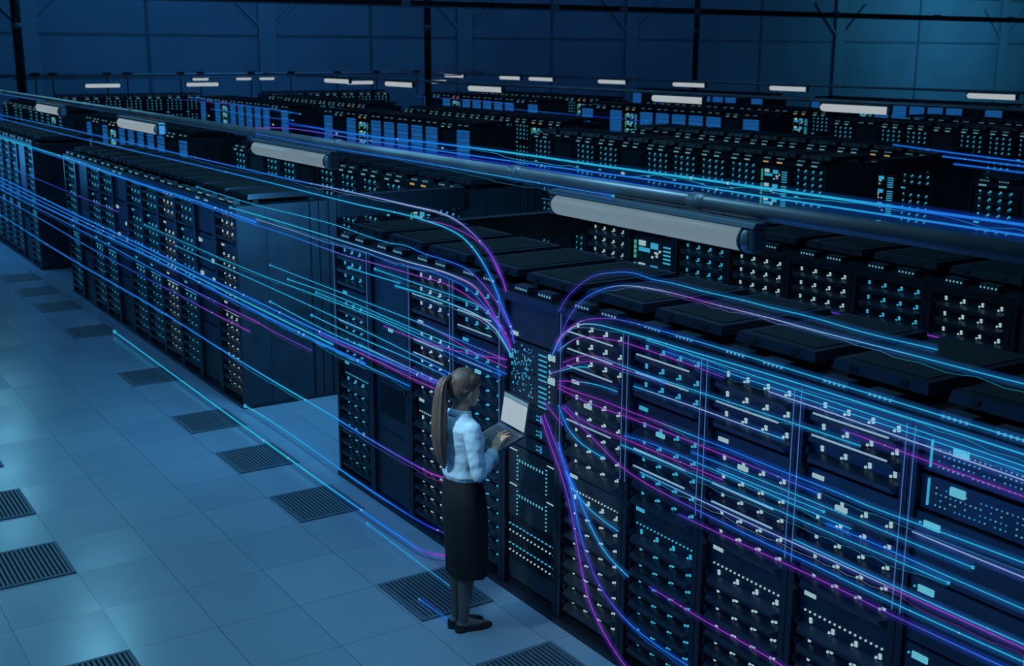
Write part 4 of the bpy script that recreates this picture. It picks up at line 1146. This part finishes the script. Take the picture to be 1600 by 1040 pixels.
person = obj('person', None, None, (3.50, 5.92, 0))
tag(person, 'woman with long ponytail, blue shirt and black skirt, standing typing on a laptop', 'person')


def fused(name, mb, parent, voxel, smooth_it=6, noise_amp=0.0, noise_scale=1.0, paint=None):
    """one continuous surface from overlapping closed shapes."""
    src = bpy.data.objects.new(name + '_src', mb.mesh(name))
    COL.objects.link(src)
    r = src.modifiers.new('r', 'REMESH'); r.mode = 'VOXEL'; r.voxel_size = voxel; r.use_smooth_shade = True
    s = src.modifiers.new('s', 'SMOOTH'); s.iterations = smooth_it; s.factor = 0.5
    dg = bpy.context.evaluated_depsgraph_get()
    me = bpy.data.meshes.new_from_object(src.evaluated_get(dg))
    bpy.data.objects.remove(src)
    me.name = name
    if noise_amp:
        nr = [v.normal.copy() for v in me.vertices]
        for v, n_ in zip(me.vertices, nr):
            p = v.co * noise_scale
            v.co += n_ * noise_amp * (noise.noise(Vector((p.x, p.y, p.z * 1.6))) + 0.5 * noise.noise(p * 2.3))
    me.polygons.foreach_set('use_smooth', [True] * len(me.polygons))
    me.materials.clear()
    mats = paint[0] if paint else [mb.mats[0]]
    for k in mats:
        me.materials.append(k)
    if paint:
        for p in me.polygons:
            p.material_index = paint[1](p.center)
    return obj(name, me, parent)


def ring(cx, cy, z, ax, ay, n_=28, tilt=0.0, pw=2.0):
    out = []
    for j in range(n_):
        a = 2 * PI * j / n_
        c, s_ = math.cos(a), math.sin(a)
        c = math.copysign(abs(c) ** (2 / pw), c); s_ = math.copysign(abs(s_) ** (2 / pw), s_)
        out.append((cx + ax * c, cy + ay * s_, z + tilt * ax * c))
    return out


# pose (person space: x forward to the racks, y to her left, z up)
HP = Vector((0.0, 0, 1.455))                       # head pivot at the top of the neck
HR = Matrix.Rotation(math.radians(9), 3, 'Y') @ Matrix.Rotation(math.radians(0), 3, 'Z')


def hd(x, y, z):
    return HP + HR @ (Vector((x, y, z)) - HP)


sk = MB()
for s in (-1, 1):                                   # legs and feet
    fx = 0.0 if s < 0 else -0.008
    fy = s * 0.040
    sk.limb([(0.008, s * 0.075, 0.86), (0.016, s * 0.070, 0.66), (0.020, s * 0.058, 0.475)], [0.076, 0.066, 0.052], SKIN)
    sk.limb([(0.018, s * 0.058, 0.475), (-0.012, s * 0.052, 0.34), (-0.014, s * 0.046, 0.22), (-0.022, fy, 0.085)], [0.052, 0.054, 0.042, 0.032], SKIN)
    t = math.radians(-10 if s < 0 else -4)
    ca, sa = math.cos(t), math.sin(t)

    def ft(x, y, z):
        return (fx + x * ca - y * sa, fy + x * sa + y * ca, z)
    sk.limb([ft(-0.035, 0, 0.045), ft(0.02, 0, 0.055), ft(0.08, 0, 0.032), ft(0.135, 0, 0.022)], [0.032, 0.033, 0.026, 0.017], SKIN)
sk.rings([ring(0.012, 0, 0.80, 0.085, 0.13), ring(0.008, 0, 0.92, 0.092, 0.138), ring(0, 0, 1.05, 0.078, 0.112), ring(0, 0, 1.2, 0.088, 0.13), ring(-0.005, 0, 1.33, 0.085, 0.15), ring(-0.012, 0, 1.40, 0.05, 0.10)], SKIN)
sk.limb([(-0.02, 0, 1.36), (-0.012, 0, 1.43), (0.002, 0, 1.52)], [0.058, 0.050, 0.050], SKIN)
# head
sk.ellipsoid(hd(0.0, 0, 1.585), (0.092, 0.074, 0.102), SKIN, HR, 24, 16)
sk.ellipsoid(hd(0.040, 0, 1.540), (0.058, 0.060, 0.075), SKIN, HR, 20, 12)
sk.ellipsoid(hd(0.052, 0, 1.500), (0.042, 0.046, 0.036), SKIN, HR, 16, 10)
sk.ellipsoid(hd(0.078, 0, 1.480), (0.020, 0.024, 0.019), SKIN, HR, 14, 10)
sk.limb([hd(0.084, 0, 1.588), hd(0.099, 0, 1.560), hd(0.106, 0, 1.547)], [0.009, 0.0095, 0.0100], SKIN, 10)
sk.ellipsoid(hd(0.096, 0, 1.542), (0.012, 0.016, 0.0085), SKIN, HR, 12, 8)
sk.ellipsoid(hd(0.090, 0, 1.517), (0.012, 0.022, 0.0075), SKIN, HR, 12, 8)
sk.ellipsoid(hd(0.088, 0, 1.506), (0.012, 0.020, 0.0075), SKIN, HR, 12, 8)
sk.ellipsoid(hd(0.078, 0, 1.604), (0.018, 0.052, 0.012), SKIN, HR, 14, 8)
for s in (-1, 1):
    sk.ellipsoid(hd(0.056, s * 0.036, 1.542), (0.032, 0.022, 0.026), SKIN, HR, 12, 8)
    sk.ellipsoid(hd(-0.004, s * 0.076, 1.553), (0.017, 0.009, 0.030), SKIN, HR @ Matrix.Rotation(s * 0.25, 3, 'Z'), 12, 8)
# arms
RS, RE, RW = Vector((-0.02, -0.160, 1.355)), Vector((-0.020, -0.225, 1.090)), Vector((0.165, -0.110, 1.180))
LS, LE, LW = Vector((-0.01, 0.165, 1.355)), Vector((0.045, 0.215, 1.09)), Vector((0.235, 0.10, 1.155))
for A, B_, C_ in ((RS, RE, RW), (LS, LE, LW)):
    sk.limb([A, A.lerp(B_, 0.5), B_], [0.047, 0.042, 0.037], SKIN)
    sk.limb([B_, B_.lerp(C_, 0.35), C_], [0.037, 0.036, 0.023], SKIN)


def hand(base, fwd, nrm, side, curls, spread, L=1.0):
    """palm, thumb and four fingers; fwd along the palm, nrm out of the back of the hand, side towards the thumb."""
    fwd, nrm = fwd.normalized(), nrm.normalized()
    sd = nrm.cross(fwd).normalized() * side
    nrm = fwd.cross(sd).normalized() * (1 if fwd.cross(sd).dot(nrm) > 0 else -1)
    pc = base + fwd * 0.045
    for k in (-1.5, -0.5, 0.5, 1.5):
        a = base + fwd * 0.004 + sd * k * 0.011
        c = base + fwd * (0.085 - 0.004 * abs(k - 0.5)) + sd * k * 0.0185 + nrm * 0.004
        sk.limb([a, a.lerp(c, 0.5) + nrm * 0.002, c], [0.015, 0.0145, 0.0115], SKIN, 10)
    for j, (k, ln) in enumerate(((1.5, 0.070), (0.5, 0.078), (-0.5, 0.072), (-1.5, 0.056))):
        p = base + fwd * (0.085 - 0.004 * abs(k - 0.5)) + sd * k * 0.0185 + nrm * 0.004
        d = (fwd + sd * spread * k).normalized()
        ang = curls[j]
        P_ = [p]
        for seg, f_ in ((0.45, 0.35), (0.30, 1.0), (0.25, 1.5)):
            th = ang * f_
            dd = d * math.cos(th) - nrm * math.sin(th)
            P_.append(P_[-1] + dd * ln * seg * L)
        sk.limb(P_, [0.0100, 0.0090, 0.0080, 0.0070], SKIN, 10)
    tb = base + fwd * 0.022 + sd * 0.022 - nrm * 0.004
    td = (fwd * 0.75 + sd * 0.75 - nrm * 0.15).normalized()
    td2 = (fwd * 0.95 + sd * 0.35 - nrm * 0.35).normalized()
    sk.limb([tb, tb + td * 0.035, tb + td * 0.035 + td2 * 0.030, tb + td * 0.035 + td2 * 0.050], [0.0145, 0.0115, 0.0095, 0.0078], SKIN, 10)


hand(RW + Vector((0.004, 0.003, 0.004)), Vector((0.066, 0.022, 0.070)), Vector((-0.66, -0.10, 0.74)), 1, (0.72, 0.60, 0.66, 0.78), 0.22)
hand(LW, Vector((0.09, -0.09, 0.022)), Vector((0.12, 0.10, -1.0)), -1, (0.25, 0.22, 0.25, 0.30), 0.10)


def skin_zone(c):
    return 1 if c.z < 0.62 else 0


fused('body', sk, person, 0.0042, 4, paint=([SKIN, HOSE], skin_zone))
for s in (-1, 1):
    m = MB(); m.ellipsoid(hd(0.0755, s * 0.031, 1.573), (0.0125, 0.0125, 0.0110), EYE, None, 14, 10)
    m.ellipsoid(hd(0.0865, s * 0.032, 1.572), (0.0035, 0.0058, 0.0058), IRIS, None, 10, 8)
    obj('eye', m.mesh('eye', True), person)
    m = MB(); m.tube([hd(0.084, s * 0.016, 1.594), hd(0.083, s * 0.034, 1.598), hd(0.068, s * 0.053, 1.591)], [0.003, 0.0035, 0.0015], HAIR, 6); obj('eyebrow', m.mesh('eyebrow', True), person)
    m = MB(); m.ellipsoid(hd(0.002, s * 0.084, 1.520), (0.005, 0.005, 0.005), SILVER, None, 10, 8); m.ellipsoid(hd(0.002, s * 0.084, 1.508), (0.003, 0.003, 0.009), SILVER, None, 10, 8)
    obj('earring', m.mesh('earring', True), person)
m = MB(); m.ellipsoid(hd(0.0965, 0, 1.5165), (0.0085, 0.019, 0.0055), LIP, HR, 12, 8); m.ellipsoid(hd(0.0945, 0, 1.5065), (0.0085, 0.0175, 0.0060), LIP, HR, 12, 8)
obj('lips', m.mesh('lips', True), person)

# hair: swept back over the skull to a tie, then a long straight ponytail
hb = MB()
hb.ellipsoid(hd(-0.012, 0, 1.598), (0.100, 0.083, 0.104), HAIR, HR @ Matrix.Rotation(math.radians(-16), 3, 'Y'), 24, 16)
hb.ellipsoid(hd(-0.045, 0, 1.575), (0.072, 0.072, 0.088), HAIR, HR, 20, 12)
hb.ellipsoid(hd(-0.075, 0, 1.605), (0.055, 0.050, 0.055), HAIR, HR, 16, 10)
for s in (-1, 1):
    hb.ellipsoid(hd(0.018, s * 0.050, 1.618), (0.058, 0.036, 0.055), HAIR, HR, 14, 10)
    hb.limb([hd(0.022, s * 0.073, 1.585), hd(-0.03, s * 0.072, 1.565), hd(-0.08, s * 0.035, 1.57)], [0.012, 0.017, 0.02], HAIR, 10)
hair = fused('hair', hb, person, 0.005, 9, 0.0012, 40.0)
tb = MB()
tp = [hd(-0.110, 0, 1.628), hd(-0.140, 0, 1.628), hd(-0.163, 0, 1.605), (-0.150, 0.0, 1.53), (-0.158, -0.002, 1.42), (-0.162, -0.004, 1.32), (-0.158, -0.006, 1.23), (-0.146, -0.008, 1.15), (-0.128, -0.010, 1.085)]
tr = [(0.020, 0.020), (0.026, 0.028), (0.032, 0.036), (0.040, 0.050), (0.045, 0.058), (0.044, 0.058), (0.038, 0.050), (0.026, 0.036), (0.006, 0.010)]
pr = []
for p, (a, c) in zip(tp, tr):
    p = Vector(p)
    k = len(pr)
    q0, q1 = Vector(tp[max(0, k - 1)]), Vector(tp[min(len(tp) - 1, k + 1)])
    t = (q1 - q0).normalized()
    e1 = Vector((0, 1, 0)); e2 = t.cross(e1).normalized()
    rg = []
    for j in range(40):
        th = 2 * PI * j / 40
        wv = 1 + 0.07 * math.sin(9 * th + k * 0.3) + 0.04 * math.sin(17 * th)
        rg.append(p + e2 * math.cos(th) * a * wv + e1 * math.sin(th) * c * wv)
    pr.append(rg)
tb.rings(pr, HAIR)
pt = obj('ponytail', tb.mesh('ponytail', True), hair)
ss = pt.modifiers.new('sub', 'SUBSURF'); ss.levels = ss.render_levels = 1
m = MB()
c0, ax = hd(-0.118, 0, 1.630), (hd(-0.140, 0, 1.628) - hd(-0.110, 0, 1.628)).normalized()
m.tube([c0 - ax * 0.010, c0, c0 + ax * 0.010], [0.023, 0.027, 0.023], SKIRT, 14)
obj('hair_tie', m.mesh('hair_tie', True), hair)

# shirt with sleeves, collar and cuffs
sb = MB()
sb.rings([ring(0.004, 0, 1.012, 0.106, 0.138), ring(0.000, 0, 1.045, 0.114, 0.148), ring(-0.002, 0, 1.09, 0.098, 0.128), ring(-0.003, 0, 1.18, 0.098, 0.132), ring(-0.004, 0, 1.27, 0.104, 0.150),
          ring(-0.012, 0, 1.34, 0.102, 0.172), ring(-0.018, 0, 1.385, 0.080, 0.140), ring(-0.018, 0, 1.415, 0.062, 0.085), ring(-0.014, 0, 1.435, 0.058, 0.062)], SHIRT)
for s in (-1, 1):
    sb.ellipsoid((0.056, s * 0.062, 1.240), (0.058, 0.064, 0.072), SHIRT)
for A, B_, C_ in ((RS, RE, RW), (LS, LE, LW)):
    cuff = B_.lerp(C_, 0.80)
    sb.limb([A + Vector((0, 0, -0.005)), A.lerp(B_, 0.30), A.lerp(B_, 0.7), B_], [0.056, 0.056, 0.050, 0.044], SHIRT)
    sb.limb([B_, B_.lerp(C_, 0.3), B_.lerp(C_, 0.6), cuff], [0.044, 0.046, 0.040, 0.034], SHIRT)
    for f_ in (0.15, 0.36, 0.55):
        q = B_.lerp(C_, f_)
        sb.limb([q + Vector((-0.016, 0, 0.030)), q + Vector((0.018, -0.010, -0.028))], [0.022, 0.021], SHIRT, 10)
    for f_ in (0.45, 0.66, 0.84):
        q = A.lerp(B_, f_)
        sb.limb([q + Vector((-0.030, -0.004, 0.024)), q + Vector((0.030, -0.008, -0.026))], [0.024, 0.023], SHIRT, 10)
shirt = fused('shirt', sb, person, 0.0055, 6, 0.0045, 15.0)
m = MB()
cr = []
for z, ax_, ay_, cx in ((1.405, 0.058, 0.062, -0.014), (1.428, 0.056, 0.058, -0.010), (1.446, 0.056, 0.056, -0.006), (1.442, 0.061, 0.061, -0.006), (1.408, 0.074, 0.078, -0.012), (1.404, 0.068, 0.072, -0.012)):
    cr.append(ring(cx, 0, z, ax_, ay_, 28, -0.18))
m.rings(cr, SHIRT, False)
cl = obj('collar', m.mesh('collar', True), shirt)
for A, B_, C_ in ((RS, RE, RW), (LS, LE, LW)):
    d = (C_ - B_).normalized()
    c0 = B_.lerp(C_, 0.80)
    m = MB(); m.tube([c0 - d * 0.030, c0 - d * 0.022, c0 + d * 0.020, c0 + d * 0.024, c0 + d * 0.020], [0.040, 0.0425, 0.0405, 0.037, 0.033], SHIRT, 20)
    obj('cuff', m.mesh('cuff', True), shirt)

# pencil skirt to below the knee
m = MB()
rs = []
for z, ax_, ay_, cx in ((1.055, 0.094, 0.124, 0.002), (1.03, 0.097, 0.128, 0.003), (0.98, 0.108, 0.146, 0.008), (0.90, 0.124, 0.168, 0.010), (0.82, 0.130, 0.176, 0.014), (0.70, 0.130, 0.174, 0.022), (0.58, 0.126, 0.164, 0.028), (0.47, 0.124, 0.158, 0.030), (0.375, 0.126, 0.158, 0.030), (0.372, 0.118, 0.150, 0.030)):
    r0 = ring(cx, 0, z, ax_, ay_, 48)
    f_ = max(0.0, (0.95 - z)) * 0.010
    r1 = []
    for j, p in enumerate(r0):
        th = 2 * PI * j / 48
        k = 1 + f_ * 3.0 * (math.sin(5 * th + z * 6) + 0.6 * math.sin(9 * th - z * 9))
        r1.append((cx + (p[0] - cx) * k, p[1] * k, p[2] + 0.004 * math.sin(7 * th + z * 20)))
    rs.append(r1)
m.rings(rs, SKIRT)
skirt = obj('skirt', m.mesh('skirt', True), person)
ss = skirt.modifiers.new('sub', 'SUBSURF'); ss.levels = ss.render_levels = 2
m = MB(); m.rings([ring(0.002, 0, z, a, c, 36) for z, a, c in ((1.030, 0.100, 0.131), (1.034, 0.103, 0.134), (1.058, 0.100, 0.131), (1.062, 0.096, 0.127))], SKIRT)
obj('waistband', m.mesh('waistband', True), skirt)

# flat shoes
for s in (-1, 1):
    t = math.radians(-10 if s < 0 else -4)
    ca, sa = math.cos(t), math.sin(t)
    fx, fy = (0.0 if s < 0 else -0.008), s * 0.040
    m = MB()
    rg = []
    for x, hw, zt, zb in ((-0.074, 0.012, 0.050, 0.008), (-0.068, 0.026, 0.060, 0.003), (-0.045, 0.036, 0.062, 0.001), (-0.01, 0.034, 0.048, 0.003), (0.04, 0.036, 0.038, 0.005), (0.085, 0.041, 0.045, 0.001), (0.125, 0.037, 0.040, 0.001), (0.158, 0.026, 0.030, 0.003), (0.174, 0.010, 0.020, 0.006)):
        q = []
        for j in range(20):
            a = 2 * PI * j / 20
            y = hw * math.copysign(abs(math.cos(a)) ** 0.7, math.cos(a))
            z = (zt + zb) / 2 + (zt - zb) / 2 * math.copysign(abs(math.sin(a)) ** 0.7, math.sin(a))
            q.append((fx + x * ca - y * sa, fy + x * sa + y * ca, max(0.001, z)))
        rg.append(q)
    m.rings(rg, LEATHER)
    sh = obj('shoe', m.mesh('shoe', True), person)
    m = MB()
    m.rings([[(fx + x * ca - y * sa, fy + x * sa + y * ca, z) for x, y in ((-0.074, 0.012), (-0.074, -0.012), (-0.05, -0.034), (-0.02, -0.030), (-0.02, 0.030), (-0.05, 0.034))] for z in (0.0, 0.016)], LEATHER)
    obj('heel', m.mesh('heel'), sh)

# laptop resting on her left hand
lap = obj('laptop', None, None, (3.50 + 0.355, 5.92 - 0.012, 1.262))
lap.rotation_euler = (0, 0, math.radians(-4))
tag(lap, 'open laptop with a bright blank screen held by the woman', 'laptop')
LB = mat('laptop_shell', (0.10, 0.13, 0.16), 0.35, 0.7)
KEY = mat('laptop_keys', (0.020, 0.024, 0.030), 0.5)
DECK = mat('laptop_deck', (0.13, 0.17, 0.20), 0.4, 0.5)
T = math.radians(22)
base = obj('base', None, lap)
m = MB(); m.box(-0.225, 0.0, -0.158, 0.158, -0.016, 0.0, LB); m.box(-0.222, -0.004, -0.155, 0.155, 0.0, 0.0008, DECK)
base.name = 'base'
base_me = m.mesh('laptop_base')
bpy.data.objects.remove(base)
base = bevel(obj('base', base_me, lap), 0.003)
base.rotation_euler = (0, -T, 0)
kb = MB()
KEYL = emit('laptop_key_backlight', (0.13, 0.22, 0.27), 1.0)
for r_ in range(6):
    for c_ in range(14):
        x = -0.030 - r_ * 0.0195
        y = 0.139 - c_ * 0.0214
        kb.box(x - 0.0165, x, y - 0.018, y, 0.0008, 0.0028, KEY)
        kb.box(x - 0.0115, x - 0.005, y - 0.0125, y - 0.006, 0.0027, 0.0031, KEYL)
obj('keyboard', kb.mesh('keyboard'), base)
m = MB(); m.box(-0.21, -0.155, -0.05, 0.05, 0.0007, 0.0015, KEY); obj('touchpad', m.mesh('touchpad'), base)
m = MB(); m.box(0.0, 0.008, -0.158, 0.158, 0.0, 0.205, LB); m.box(-0.0004, 0.0005, -0.154, 0.154, 0.004, 0.201, KEY)
lid = bevel(obj('lid', m.mesh('laptop_lid'), lap), 0.002)
lid.rotation_euler = (0, math.radians(9), 0)
m = MB(); m.box(-0.0016, -0.0003, -0.147, 0.147, 0.014, 0.172, screen_material()); obj('screen', m.mesh('screen'), lid)
m = MB(); m.box(-0.0016, -0.0003, -0.147, 0.147, 0.176, 0.197, emit('laptop_top_strip', (0.12, 0.26, 0.33))); obj('screen_top_strip', m.mesh('screen_top_strip'), lid)
for s in (-1, 1):
    m = MB(); m.tube([(0.001, s * 0.12 - 0.022, 0.0), (0.001, s * 0.12 + 0.022, 0.0)], 0.006, M['unit'], 10); obj('hinge', m.mesh('hinge', True), lid)
